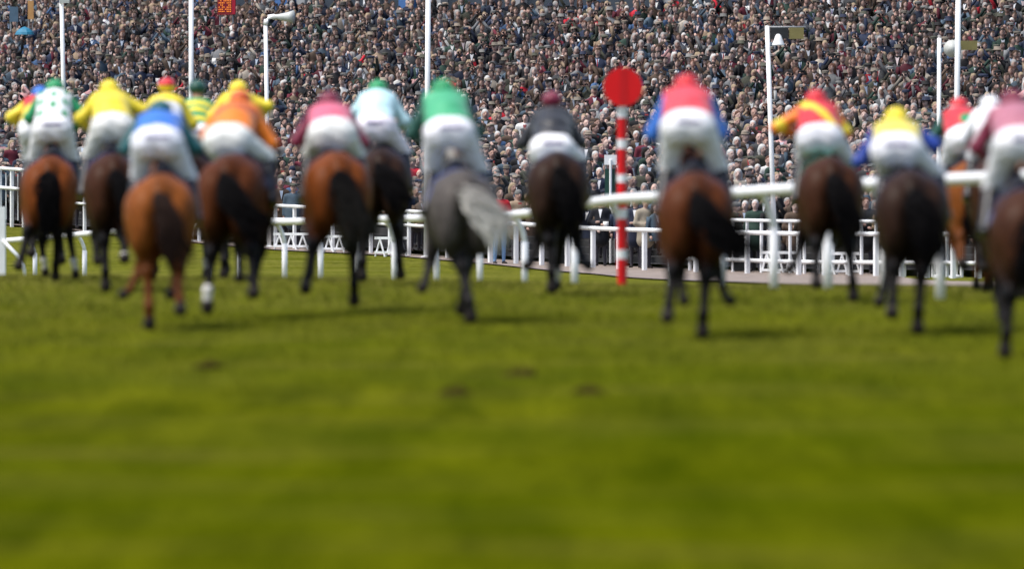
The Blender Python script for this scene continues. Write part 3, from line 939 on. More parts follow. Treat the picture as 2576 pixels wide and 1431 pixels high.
# ------------------------------------------------------------------ crowd fence along the walkway
def fence_pt(px, dt=0.0):
    d = d_front_px(px)
    x = (px - W / 2) * d / F
    return x, d + dt
def fence(name, label, px0, px1, step, height, rails, dt, postw, zoff=0.0, pickets=0):
    x0, d0 = fence_pt((px0 + px1) / 2, dt); z0 = min(float(zfront(x0)), g1(x0, d0) + .02) + zoff
    root = empty(name, (x0, d0, z0)); tag(root, label, 'fence')
    pxs = np.arange(px0, px1 + .1, step)
    pts = []
    for q in pxs:
        x, d = fence_pt(q, dt); pts.append(Vector((x - x0, d - d0, min(float(zfront(x)), g1(x, d) + .02) + zoff - z0)))
    first = None
    for p in pts:
        if first is None:
            mb = MB(); mb.box((0, 0, height / 2 - .1), (postw, postw, height + .2), .4, .012); first = mb.build('post', M_WHITE, root); first.location = p
        else:
            c_ = first.copy(); col.objects.link(c_); c_.parent = root; c_.location = p
    for rh, rr in rails:
        mb = MB(); mb.tube([p + Vector((0, -postw * .5 - rr, height * rh)) for p in pts], rr, 8); mb.build('rail', M_WHITE, root, True)
    if pickets:
        mb = MB()
        for a, b_ in zip(pts[:-1], pts[1:]):
            for k in range(1, pickets + 1):
                q = a.lerp(b_, k / (pickets + 1)); mb.box((q.x, q.y, q.z + height * .5), (.03, .03, height * .8))
        mb.build('pickets', M_WHITE, root)
    return root
fence('crowd_fence', 'tall white picket fence with two rails at the far left', -120, 150, 30, 1.72, [(.97, .05), (.64, .05)], 0.0, .10, pickets=1)
fence('crowd_fence', 'white two-rail fence in the middle behind the galloping horses', 165, 1130, 48, 1.25, [(.96, .045), (.66, .04)], 0.0, .09)
fence('crowd_fence', 'long white single-rail fence in front of the crowd on the right', 1170, 2720, 64, 1.12, [(.95, .055)], -2.2, .11)
fence('crowd_fence', 'inner white fence with low bottom rail just behind the right-hand fence', 1700, 2700, 36, 1.38, [(.97, .04), (.25, .05)], 0.1, .07)

# folding trestle barriers
def trestle(px, dt, wd, ht, label):
    x, d = fence_pt(px, dt); z = g1(x, d) if dt < 0 else float(zfront(x))
    root = empty('trestle_barrier', (x, d, z), -.25); tag(root, label, 'barrier', 'white trestle barriers by the walkway')
    mb = MB(); mb.box((0, 0, ht), (wd, .05, .07)); mb.box((0, 0, .12), (wd, .05, .06)); mb.build('bar', M_WHITE, root)
    for k in range(3):
        mb = MB(); cx = -wd / 2 + (k + .5) * wd / 3; w3 = wd / 6
        mb.tube([(cx - w3, .06, 0), (cx, .0, ht - .03)], .025, 6); mb.tube([(cx + w3, -.06, 0), (cx, .0, ht - .03)], .025, 6)
        mb.build('leg', M_WHITE, root)
trestle(735, -1.2, 1.0, .45, 'white trestle barrier on the grass left of the maroon jockey\'s horse')
trestle(830, -1.4, .9, .45, 'white trestle barrier seen between the legs of the reddish bay')
trestle(985, -1.3, .9, .5, 'white trestle barrier behind the legs of the far dark bay')
trestle(2120, .4, .95, .55, 'white trestle barrier right of the brown bay with green cloth')
trestle(1960, .5, .9, .55, 'white trestle barrier beside the foot of the leaning pole')

# dark equipment cases behind the fence on the right
for px, w_, h_, lb in ((1872, .62, .62, 'black equipment case behind the fence right of the red jockey\'s bay'), (1420, .8, .8, 'black equipment case behind the very dark brown horse')):
    x, d = fence_pt(px, .8); root = empty('equipment_case', (x, d, float(zfront(x)) + .08)); tag(root, lb, 'case')
    mb = MB(); mb.box((0, 0, h_ * .42), (w_, .45, h_ * .84), 0, .03); mb.build('body', M_DARK, root)
    mb = MB(); mb.box((0, 0, h_ * .92), (w_ + .02, .47, h_ * .15), 0, .03); mb.build('lid', M_DARK, root)
    mb = MB(); mb.tube([(-.1, -.25, h_ * .5), (-.1, -.28, h_ * .55), (.1, -.28, h_ * .55), (.1, -.25, h_ * .5)], .015, 6); mb.build('handle', M_GREYM, root)

# ------------------------------------------------------------------ tall poles
def pole_base(px, dt=-.5):
    x, d = fence_pt(px, dt); return x, d, g1(x, d)
def pole(px_top, px_bot, ytop, ybot, wpx, label, dt=-.5, name='flag_pole'):
    x, d, z = pole_base(px_bot, dt)
    a = P(px_top, ytop, d); b_ = P(px_bot, ybot, d)
    t = (z - .2 - b_.z) / (a.z - b_.z)
    foot = b_ + (a - b_) * t
    root = empty(name, (foot.x, d, z)); tag(root, label, 'pole', 'white poles in front of the crowd')
    r = wpx / 2 * d / F
    inv = Vector(root.location)
    mb = MB(); mb.tube([foot - inv, a - inv], [r * 1.05, r * .95], 12); mb.build('pole', M_WHITE, root, True)
    mb = MB(); mb.lathe([(r * 2.2, -.02), (r * 2.2, .03), (r * 1.2, .05)], (0, 0, .02), 14); mb.build('base_plate', M_WHITE, root)
    return root, a - inv, d / F
M_HORN = plain('horn_grey', (.50, .52, .50), .5, .1)
M_OLIVE = plain('olive_board', (.22, .19, .07), .7, .1)
r_, t_, k = pole(152, 160, -120, 230, 11, 'tall white pole at the far left, left of the yellow silked jockey')
mb = MB(); mb.box((t_.x + .12, t_.y, P(160, 4, d_front_px(158)).z - r_.location.z), (.28, .2, .12)); mb.build('fitting', M_HORN, r_)
pole(481, 481, -130, 210, 12.5, 'tall white pole rising behind the red capped jockey')
pole(1078, 1074, -120, 440, 13.5, 'tall white pole left of the green silked jockey')
pole(2412, 2407, -100, 300, 14, 'thickest white pole on the right, beside the horn loudspeaker post')
# loudspeaker posts
def horn(root, base, dirx, ln, r0, r1, m_):
    mb = MB()
    pts = [base + Vector((dirx * ln * q, -.12 * q, .0)) for q in (0, .25, .5, .75, 1)]
    mb.tube(pts, [r0, r0 * 1.1, r0 * 1.5, r0 * 2.0, r1], 12); return mb.build('horn', m_, root, True)
r_, t_, k = pole(668, 673, 62, 380, 10.5, 'white loudspeaker post with a curved grey horn, left of the maroon jockey', name='loudspeaker_post')
mb = MB(); mb.tube([t_ + Vector((0, 0, -.02)), t_ + Vector((.02, 0, .12)), t_ + Vector((.09, 0, .2)), t_ + Vector((.22, 0, .22)), t_ + Vector((.34, 0, .17))], .07, 10); mb.build('arm', M_WHITE, r_, True)
horn(r_, t_ + Vector((.20, 0, .20)), 1, .58, .07, .19, M_HORN)
r_, t_, k = pole(1930, 1947, 66, 565, 12, 'leaning white post carrying a bell and a small olive board', name='loudspeaker_post')
mb = MB(); mb.tube([t_ + Vector((0, 0, -.03)), t_ + Vector((.95, 0, -.03))], .022, 8); mb.build('arm', M_GREYM, r_, True)
mb = MB(); mb.box((t_.x + .72, t_.y, t_.z - .18), (.36, .06, .28)); mb.build('board', M_OLIVE, r_)
mb = MB(); mb.box((t_.x + .30, t_.y, t_.z - .18), (.44, .08, .28)); mb.build('housing', M_DARK, r_)
mb = MB(); mb.lathe([(.03, .12), (.07, .08), (.10, 0), (.15, -.13), (.16, -.16)][::-1], (t_.x + .27, t_.y - .12, t_.z - .32), 16); mb.build('bell', M_WHITE, r_, True)
r_, t_, k = pole(2363, 2361, 96, 440, 10.5, 'shorter white post with a round pale horn loudspeaker', name='loudspeaker_post')
mb = MB(); mb.lathe([(.08, .14), (.13, .02), (.20, -.10), (.21, -.12)][::-1], (t_.x + .30, t_.y - .10, t_.z - .26), 20, 'y'); mb.build('horn', M_HORN, r_, True)
mb = MB(); mb.box((t_.x + .68, t_.y, t_.z - .18), (.44, .12, .22)); mb.build('board', M_OLIVE, r_)
mb = MB(); mb.tube([t_ + Vector((0, 0, -.14)), t_ + Vector((.85, 0, -.10))], .022, 8); mb.build('arm', M_GREYM, r_, True)

# ------------------------------------------------------------------ boards and stand behind the crowd
def zt(px, t):
    x, d = fence_pt(px, t); return x, d, float(zterr(x, min(t, TTOP)))
def P_t(px, py, t):
    d = d_front_px(px)
    for _ in range(6): d = FRONT0 - SLOPE * ((px - W / 2) * d / F) + t
    return P(px, py, d)
def board(name, label, cat, px0, px1, y0, y1, t, m_, frame=None, legs=True):
    a = P_t(px0, y1, t); b_ = P_t(px1, y0, a.y - d_front(P_t(px1, y0, t).x))
    x = (a.x + b_.x) / 2; zg = float(zterr(x, t)); d = a.y
    wd = abs(b_.x - a.x); hz = b_.z - a.z
    root = empty(name, (x, d, zg)); tag(root, label, cat)
    mb = MB(); mb.box((0, 0, (a.z + b_.z) / 2 - zg), (wd, .08, hz)); mb.build('panel', m_, root)
    if legs:
        mb = MB()
        for sx in (-.35, .35): mb.tube([(sx * wd, .07, 0), (sx * wd, .07, b_.z - zg)], .03, 8)
        mb.build('leg', M_GREYM, root)
    return root, wd, hz, (a.z + b_.z) / 2 - zg
def emis(name, c, s_):
    m, n, l, b = new_mat(name); b.inputs['Base Color'].default_value = (*c, 1)
    b.inputs['Emission Color'].default_value = (*c, 1); b.inputs['Emission Strength'].default_value = s_; return m
M_LED = emis('led_orange', (.9, .28, .03), .7)
M_BOARDRED = plain('board_red', (.30, .02, .03), .6, .1)
root, wd, hz, zc = board('odds_board', 'red electronic odds board with orange dotted rows, top left', 'board', 547, 593, -40, 38, 48, M_BOARDRED)
for r in range(13):
    mb = MB(); z = zc + hz / 2 - .08 - r * (hz - .12) / 13
    for k in range(8):
        if rng.random() < .8: mb.box((-wd * .40 + k * wd * .088, -.045, z), (wd * .05, .012, .030))
    mb.build('text_row', M_LED, root)
mb = MB(); mb.box((wd * .40, -.046, zc), (wd * .16, .014, hz * .96)); mb.build('side_strip', plain('bright_red', (.5, .015, .04), .5), root)
board('notice_board', 'slate blue notice board on legs at the top left corner', 'sign', 24, 46, 18, 56, 44, plain('slate_blue', (.10, .17, .24), .6))
board('notice_board', 'orange notice board on legs at the top left corner', 'sign', 70, 85, 3, 49, 44.5, plain('orange_board', (.62, .33, .12), .6))
root, wd, hz, zc = board('white_sign', 'white sign with green lower board, just left of the winning post', 'sign', 1520, 1552, 390, 415, 2.2, M_WHITE)
mb = MB(); mb.box((0, .03, zc - .62), (wd * .9, .05, .78)); mb.build('lower_board', plain('deep_green', (.012, .06, .045), .6), root)
mb = MB(); mb.tube([(0, -.06, 0), (0, -.06, zc)], .035, 8); mb.build('post', M_WHITE, root)

root = empty('grandstand', (-2, d_front(-2) + TTOP + 2, float(zterr(-2, TTOP))))
tag(root, 'grandstand front with grey panels and white columns above the crowd', 'grandstand')
inv = Vector(root.location)
M_GWALL = plain('stand_wall', (.03, .04, .055), .5, .2, .6)
M_PANEL = plain('stand_panel', (.27, .28, .29), .7, .1, 1)
M_SHUT = plain('stand_blue', (.05, .13, .32), .5, .1, 1)
def stand_box(name, x0, x1, zc0, zc1, m_, proud):
    mb = MB(); ang = math.atan(-SLOPE)
    xm = (x0 + x1) / 2; L_ = (x1 - x0) / math.cos(ang)
    mb.box((xm - inv.x, d_front(xm) + TTOP + 2 - proud * 1.5 - inv.y, (zc0 + zc1) / 2 - inv.z), (L_, .3, zc1 - zc0), ang)
    return mb.build(name, m_, root)
stand_box('wall', -26, 24, 1.0, 14, M_GWALL, 0)
def stx(px): return P_t(px, 20, TTOP + 1).x
for p0, p1 in ((1084, 1118), (1664, 1700), (2095, 2160), (2356, 2390), (1300, 1318), (755, 775)): stand_box('panel', stx(p0), stx(p1), 4.4, 12, M_PANEL, .4)
for px in (1650, 2090, 2350, 648, 930): stand_box('column', stx(px - 6), stx(px + 6), 3.4, 12.5, M_WHITE, .9)
for p0, p1 in ((1012, 1038), (690, 740), (480, 520), (2240, 2275)): stand_box('shutter', stx(p0), stx(p1), 4.4, 11, M_SHUT, .4)
mb = MB()
xa, xb = stx(590), stx(760)
mb.tube([(xa - inv.x, d_front(xa) + TTOP - 1 - inv.y, 5.5 - inv.z), (xb - inv.x, d_front(xb) + TTOP - 1 - inv.y, 6.3 - inv.z)], .05, 8); mb.build('handrail', M_GREYM, root)

# blue umbrella held up in the crowd at the far left
p = P_t(62, 88, 40)
root = empty('umbrella', (p.x, p.y, p.z - 1.0)); tag(root, 'blue umbrella open above the crowd at the upper left', 'umbrella')
mb = MB(); mb.lathe([(.34, 1.0), (.30, 1.09), (.2, 1.19), (.06, 1.26), (.01, 1.28)], (0, 0, 0), 10); mb.build('canopy', plain('umbrella_blue', (.02, .17, .28), .5, .15, 3), root)
mb = MB(); mb.tube([(0, 0, .2), (0, 0, 1.27)], .012, 6); mb.build('shaft', M_DARK, root)

# ------------------------------------------------------------------ turf divots and grass
for px, py, w_, lb in ((1310, 946, .11, 'darkest divot of loose earth in the middle of the turf'), (1146, 992, .10, 'broad flat divot left of the darkest one, nearer the camera'),
                       (1480, 990, .09, 'small divot right of the darkest one'), (530, 925, .1, 'faint divot below the dark bay with thick tail')):
    d = 60.0
    for _ in range(12):
        p = P(px, py, d); d = d + (p.z - g1(p.x, d)) / ((py - HZ) / F)
        d = min(max(d, 30), 130)
    g = np.random.default_rng(px)
    v = []; f = []
    for i in range(5):
        for k in range(14):
            a = 2 * math.pi * k / 14; rr = w_ * math.sin((i + .4) / 4.6 * math.pi / 2) * g.uniform(.8, 1.2)
            v.append((rr * math.cos(a) * 1.3, rr * math.sin(a) * 1.3, .05 * math.cos((i + .4) / 4.6 * math.pi / 2) * g.uniform(.6, 1.5) - .004))
    for i in range(4):
        for k in range(14): f.append((i * 14 + k, (i + 1) * 14 + k, (i + 1) * 14 + (k + 1) % 14, i * 14 + (k + 1) % 14))
    f.append(tuple(range(14)))
    me = mesh_from('turf_divot', v, f, bpy.data.materials.get('soil') or plain('soil', (.030, .022, .007), .95, .3, 8, bump=.5, spec=0))
    tag(obj('turf_divot', me, None, (P(px, py, d).x, d, g1(P(px, py, d).x, d))), lb, 'divot', 'divots kicked up in the turf')

NB = 60000
gd = 52 + 86 * rng.beta(2.8, 1.6, NB)
gxx = rng.uniform(-1, 1, NB) * (gd * 1340 / F)
gzz = ground(gxx, gd)
hh = rng.uniform(.015, .05, NB); an = rng.uniform(0, math.pi, NB); wd_ = rng.uniform(.006, .014, NB)
lx, ly = rng.normal(0, .03, NB), rng.normal(0, .03, NB)
v = np.empty((NB, 3, 3))
v[:, 0] = np.stack([gxx - np.cos(an) * wd_, gd - np.sin(an) * wd_, gzz - .01], 1)
v[:, 1] = np.stack([gxx + np.cos(an) * wd_, gd + np.sin(an) * wd_, gzz - .01], 1)
v[:, 2] = np.stack([gxx + lx, gd + ly, gzz + hh], 1)
gm = rng.random(NB)[:, None]
gk = np.clip((gd - 66) / 45, 0, 1)[:, None]
gc = (np.array((.055, .072, .002)) * (1 - gm) + np.array((.135, .14, .006)) * gm) * (1 - gk) + (np.array((.10, .11, .012)) * (1 - gm) + np.array((.24, .22, .055)) * gm) * gk
o = obj('grass', mesh_from('grass', v.reshape(-1, 3), np.arange(NB * 3).reshape(-1, 3), tinted('grass_blades', .9, .1, 3, spec=0), False, np.repeat(gc, 3, 0)))
tag(o, 'short grass blades over the trampled turf', kind='stuff')

# ------------------------------------------------------------------ spectators
COATN = [('navy', (.020, .028, .055), 15), ('black', (.012, .012, .014), 16), ('charcoal', (.045, .047, .05), 12), ('olive', (.05, .052, .038), 9), ('brown', (.085, .058, .042), 14),
         ('grey', (.16, .165, .17), 8), ('dark green', (.022, .045, .034), 8), ('camel', (.26, .19, .13), 4), ('beige', (.34, .30, .25), 3.5), ('burgundy', (.11, .018, .03), 3), ('blue', (.05, .10, .20), 1.5),
         ('slate blue', (.06, .09, .12), 7), ('red', (.45, .02, .035), 1), ('pale pink', (.5, .28, .28), 1), ('white', (.62, .62, .6), 1.5)]
COATP = np.array([c[2] for c in COATN], float); COATP /= COATP.sum()
SKINS = [(.50, .33, .27), (.56, .38, .32), (.47, .30, .25), (.54, .39, .34), (.42, .26, .21)]
HAIRN = [('brown', (.045, .026, .016)), ('dark', (.014, .011, .010)), ('grey', (.28, .27, .26)), ('white', (.5, .49, .47)), ('fair', (.30, .23, .15)), ('auburn', (.09, .04, .025))]
CAPN = [('tweed', (.13, .115, .095)), ('grey', (.16, .16, .155)), ('olive', (.07, .072, .055)), ('navy', (.02, .026, .05)), ('tan', (.24, .20, .16)), ('black', (.013, .013, .014))]

# ---- detailed spectators: body, coat and headwear of a few kinds, then copied
def spectator_parts(pose, wide, legs=(.09, .13, .20), short=False):
    w_ = wide
    hipz = .92
    sh = 1.45
    ar = {}
    for s in (-1, 1):
        S = np.array((s * (.175 * w_), .01, 1.40))
        if pose == 0: E_, Hn = S + (s * .06, .03, -.28), S + (s * .06, -.05, -.53)
        elif pose == 1: E_, Hn = S + (s * .09, -.02, -.27), np.array((s * -.03, -.20, 1.10 + .03 * s))
        elif pose == 2: E_, Hn = S + (s * .10, -.17, -.19), np.array((s * .07, -.17, 1.56))
        elif pose == 3:
            if s > 0: E_, Hn = S + (.12, -.13, .02), np.array((.09, -.14, 1.68))
            else: E_, Hn = S + (s * .06, .0, -.28), S + (s * .02, -.12, -.5)
        else: E_, Hn = S + (s * .07, .02, -.28), np.array((s * .12, -.14, .98))
        ar[s] = (S, E_, Hn)
    def tor(B, g):
        B.ball((0, 0, 1.20), (.165 * w_ + g, .115 * w_ + g, .27 + g), .08, 'coat'); B.cone((-.12 * w_, .01, 1.395), (.12 * w_, .01, 1.395), .085 + g, .085 + g, .08, 'coat')
        B.ball((0, 0, .98), (.165 * w_ + g, .125 * w_ + g, .16 + g), .08, 'coat')
        for s in (-1, 1):
            S, E_, Hn = ar[s]
            B.cone(S, E_, .062 + g, .05 + g, .05, 'coat'); B.cone(E_, Hn * .88 + E_ * .12, .05 + g, .036 + g, .03, 'coat')
    B = Blob(); tor(B, -.008)
    for s in (-1, 1):
        B.cone((s * .085, 0, .92), (s * .10, -.01, .50), .092, .058, .05, 'leg'); B.cone((s * .10, -.01, .50), (s * .105, .02, .09), .056, .038, .03, 'leg')
        B.cone((s * .105, .03, .045), (s * .12, -.13, .035), .042, .035, .02, 'shoe')
        S, E_, Hn = ar[s]
        dr = (Hn - E_) / np.linalg.norm(Hn - E_)
        B.cone(Hn - dr * .02, Hn + dr * .05, .032, .034, .02, 'skin')
        for k in range(4):
            b0 = Hn + dr * .055 + np.array((.0, (k - 1.5) * .017, 0)) * (1 if pose in (0, 4) else .3) + np.array((0, 0, (k - 1.5) * .016)) * (0 if pose in (0, 4) else 1)
            B.cone(b0, b0 + dr * (.05 - .006 * abs(k - 1.2)), .011, .009, .006, 'skin')
        B.cone(Hn + np.array((-s * .02, -.012, .0)), Hn + dr * .03 + np.array((-s * .045, -.02, 0)), .013, .010, .01, 'skin')
    B.cone((0, .01, 1.43), (0, -.005, 1.57), .060, .055, .04, 'skin')
    B.ball((0, -.005, 1.655), (.078, .096, .108), .03, 'skin')
    B.ball((0, -.045, 1.595), (.056, .06, .058), .03, 'skin')
    B.cone((0, -.095, 1.655), (0, -.118, 1.628), .011, .017, .015, 'skin')
    B.ball((0, -.098, 1.588), (.027, .012, .009), .006, 'lip')
    for s in (-1, 1):
        B.ball((s * .080, .0, 1.64), (.012, .022, .032), .012, 'skin')
        B.ball((s * .032, -.088, 1.664), (.019, .014, .011), .006, 'eye')
    v, f = B.mesh(.02)
    tg = B.tags(v)
    c = np.ones((len(v), 3))
    c[tg == 'eye'] = (.12, .12, .14); c[tg == 'lip'] = (.75, .42, .42); c[tg == 'leg'] = legs; c[tg == 'shoe'] = (.03, .03, .04); c[tg == 'coat'] = (.1, .12, .2)
    body = mesh_from('person', v, f, M_OC, True, c)
    B = Blob(); tor(B, .014)
    if not short: B.cone((0, .0, 1.0), (0, .0, .72), .19 * w_, .215 * w_, .08, 'coat')
    B.cone((-.055, .03, 1.475), (.055, .03, 1.475), .05, .05, .03, 'coat')
    v, f = B.mesh(.024); c = np.ones((len(v), 3))
    coat = mesh_from('coat', v, f, M_OC, True, c)
    return body, coat
def headwear(kind):
    B = Blob(); h0 = np.array((0, -.005, 1.655))
    if kind == 'hair': B.ball(h0 + (0, .018, .032), (.086, .098, .092), .03); B.ball(h0 + (0, .05, -.02), (.080, .06, .08), .03)
    elif kind == 'long': B.ball(h0 + (0, .018, .030), (.092, .102, .098), .03); B.cone(h0 + (-.06, .05, -.03), h0 + (-.065, .03, -.22), .05, .03, .05); B.cone(h0 + (.06, .05, -.03), h0 + (.065, .03, -.22), .05, .03, .05); B.ball(h0 + (0, .06, -.08), (.08, .05, .13), .05)
    elif kind == 'cap': B.ball(h0 + (0, -.005, .078), (.106, .128, .040), .03); B.ball(h0 + (0, .02, .055), (.092, .098, .05), .03); B.ball(h0 + (0, -.125, .052), (.075, .05, .010), .02)
    elif kind == 'hat': B.ball(h0 + (0, .0, .095), (.090, .104, .070), .02); B.ball(h0 + (0, -.005, .052), (.145, .160, .012), .02)
    else: B.ball(h0 + (0, .012, .048), (.092, .106, .090), .02); B.ball(h0 + (0, .012, .02), (.094, .107, .028), .02)
    v, f = B.mesh(.018)
    return mesh_from({'hair': 'hair', 'long': 'hair', 'cap': 'flat_cap', 'hat': 'brimmed_hat', 'beanie': 'woolly_hat'}[kind], v, f, M_OC, True, np.ones((len(v), 3)))
def shirt_mesh():
    mb = MB()
    pts = [(-.05, -.105, 1.455), (.05, -.105, 1.455), (.0, -.152, 1.22)]
    mb.add([(p[0], p[1], p[2]) for p in pts] + [(p[0] * .9, p[1] + .03, p[2]) for p in pts], [(0, 2, 1), (3, 4, 5), (0, 1, 4, 3), (1, 2, 5, 4), (2, 0, 3, 5)])
    me = mesh_from('shirt', np.array(mb.v), mb.f, M_OC, False, np.ones((len(mb.v), 3))); return me
BODIES = {(p_, w_): spectator_parts(p_, w_) for p_, w_ in ((0, 1.0), (0, 1.18), (1, 1.05), (3, 1.0), (4, 1.1), (4, .92))}
BODIES['jeans'] = spectator_parts(1, 1.0, (.30, .75, 1.5), True)
HEADW = {k: headwear(k) for k in ('hair', 'long', 'cap', 'hat', 'beanie')}
SHIRT = shirt_mesh()
ORD = ['front', 'second', 'third', 'fourth', 'fifth', 'sixth', 'seventh', 'eighth', 'ninth', 'tenth']
LANDM = [(75, 'at the far left edge'), (158, 'near the far left pole'), (290, 'above the plain yellow jockey'), (420, 'above the blue silked jockey'), (481, 'near the pole behind the red cap'), (600, 'above the orange jockey'),
         (690, 'by the curved horn post'), (830, 'above the maroon jockey'), (960, 'above the pale blue jockey'), (1040, 'left of the middle pole'), (1140, 'above the grey horse'), (1260, 'between the grey and the darkest horse'), (1390, 'above the black silked jockey'),
         (1490, 'left of the winning post'), (1620, 'right of the winning post'), (1740, 'above the red capped bay rider'), (1860, 'left of the leaning post'), (1990, 'right of the leaning post'), (2080, 'above the red sash jockey'), (2180, 'between the sash and yellow-blue jockeys'),
         (2290, 'above the yellow and blue jockey'), (2362, 'by the round horn post'), (2450, 'right of the thickest pole'), (2550, 'at the right edge')]
used_labels = set()
def place_person(x, d, z, yaw, sc, coatn, coatc, kind, hairn, hairc, skin, bkey, shirt, label, group):
    body, coat = BODIES[bkey]
    o = bpy.data.objects.new('person', body); col.objects.link(o)
    o.location = (x, d, z); o.rotation_euler = (0, 0, yaw); o.scale = (sc,) * 3; o.color = (*skin, 1)
    tag(o, label, 'spectator', group)
    parts = [('coat', coat, coatc)]
    if kind: parts.append((HEADW[kind].name.split('.')[0], HEADW[kind], hairc))
    if shirt is not None: parts.append(('shirt', SHIRT, shirt))
    for nme, me, cc in parts:
        c_ = bpy.data.objects.new(nme, me); col.objects.link(c_); c_.parent = o; c_.color = (*cc, 1)
    return o

# candidates row by row
bpy.context.view_layer.update()
dg = bpy.context.evaluated_depsgraph_get()
cands = []
t = 1.15; row = 0
while t < TTOP - 1:
    q0 = random.uniform(0, 42)
    px = -140 + q0
    while px < W + 140:
        jt = random.gauss(0, .22); tt = max(.85, t + jt)
        d = d_front_px(px) + tt
        for _ in range(3): d = FRONT0 - SLOPE * ((px - W / 2) * d / F) + tt
        x = (px - W / 2) * d / F
        cands.append((row, tt, px, x, d, float(zterr(x, tt))))
        px += random.gauss(.475, .09) * F / d if random.random() > .02 else 1.0 * F / d
    t += 1.06 if row else 1.0; row += 1
def visible(x, d, z):
    o_ = Vector((0, 0, CAMH)); tgt = Vector((x, d, z)); dv = tgt - o_
    hit = scene.ray_cast(dg, o_, dv.normalized(), distance=dv.length - .6)
    return not hit[0]
near = sorted(cands, key=lambda c_: c_[4])
chosen = set(); kk = 0
bypx = []
for c_ in sorted(cands, key=lambda c_: (c_[1])):
    if len(chosen) >= 300: break
    if not (-5 < c_[2] < W + 5): continue
    if visible(c_[3], c_[4], c_[5] + 1.66): chosen.add(c_)
# one special bystander in a red jacket on the walkway
x, d = fence_pt(1257, -3.0)
place_person(x, d, g1(x, d), .3, 1.13, 'red', (.5, .02, .03), 'long', 'brown', HAIRN[0][1], SKINS[1], 'jeans', None, 'person in bright red jacket and blue jeans standing on the walkway by the rail', 'spectators')
for bx_, cl, lb, kd in ((1512, (.012, .013, .018), 'person in black suit at the fence just left of the winning post', 'hair'), (1600, (.016, .02, .04), 'person in navy suit at the fence just right of the winning post', 'hair'), (1625, (.3, .26, .2), 'person in pale beige coat at the fence right of the winning post', 'cap')):
    x, d = fence_pt(bx_, .75)
    place_person(x, d, float(zfront(x)) + .04, random.uniform(-.6, .6), 1.02, '', cl, kd, '', HAIRN[1][1] if kd == 'hair' else CAPN[0][1], SKINS[0], (1, 1.05), WHITE if kd == 'hair' else None, lb, 'spectators')
for c_ in sorted(chosen, key=lambda c_: (c_[0], c_[2])):
    row, tt, px, x, d, z = c_
    ci = rng.choice(len(COATN), p=COATP); cn, cc, _ = COATN[ci]
    cc = tuple(np.array(cc) * rng.uniform(.8, 1.25))
    kind = random.choices(['hair', 'long', 'cap', 'hat', 'beanie', None], [40, 13, 27, 6, 4, 6])[0]
    if kind in ('hair', 'long'): hn, hc = random.choice(HAIRN); hd_ = ('long ' if kind == 'long' else 'short ') + hn + ' hair'
    elif kind is None: hn, hc, hd_ = '', (0, 0, 0), 'a bald head'
    else: hn, hc = random.choice(CAPN); hd_ = hn + ' ' + {'cap': 'flat cap', 'hat': 'brimmed hat', 'beanie': 'woolly hat'}[kind]
    bkey = random.choice([b_ for b_ in BODIES if b_ != 'jeans']); shirt = random.choice([None, None, (.7, .7, .72), (.42, .5, .62), (.35, .06, .06)])
    lm = min(LANDM, key=lambda q: abs(q[0] - px))[1]
    lab = f'{cn} coat, {hd_}, {ORD[min(row, 9)]} row {lm}'
    if lab in used_labels:
        arm = {0: 'arms down', 1: 'hands clasped', 3: 'hand to brow', 4: 'hands low'}[bkey[0]]
        lab = f'{cn} coat, {hd_}, {arm}, {ORD[min(row, 9)]} row {lm}'
    lab = lab
    for ex in ('leftmost of two alike', 'rightmost alike', 'middle alike'):
        if lab in used_labels: lab = f'{cn} coat, {hd_}, {ex}, {ORD[min(row, 9)]} row {lm}'
    used_labels.add(lab)
    if len(lab.split()) > 14: lab = lab.replace(' the ', ' ')
    pre = 'spectator in ' if len(lab.split()) <= 14 else ''
    if len(lab.split()) > 16: lab = lab.replace(' coat,', ',', 1)
    place_person(x, d, z, random.gauss(.12, .42), random.uniform(.95, 1.08), cn, cc, kind, hn, hc, tuple(np.array(random.choice(SKINS)) * rng.uniform(.85, 1.12)), bkey, shirt, pre + lab, 'spectators')

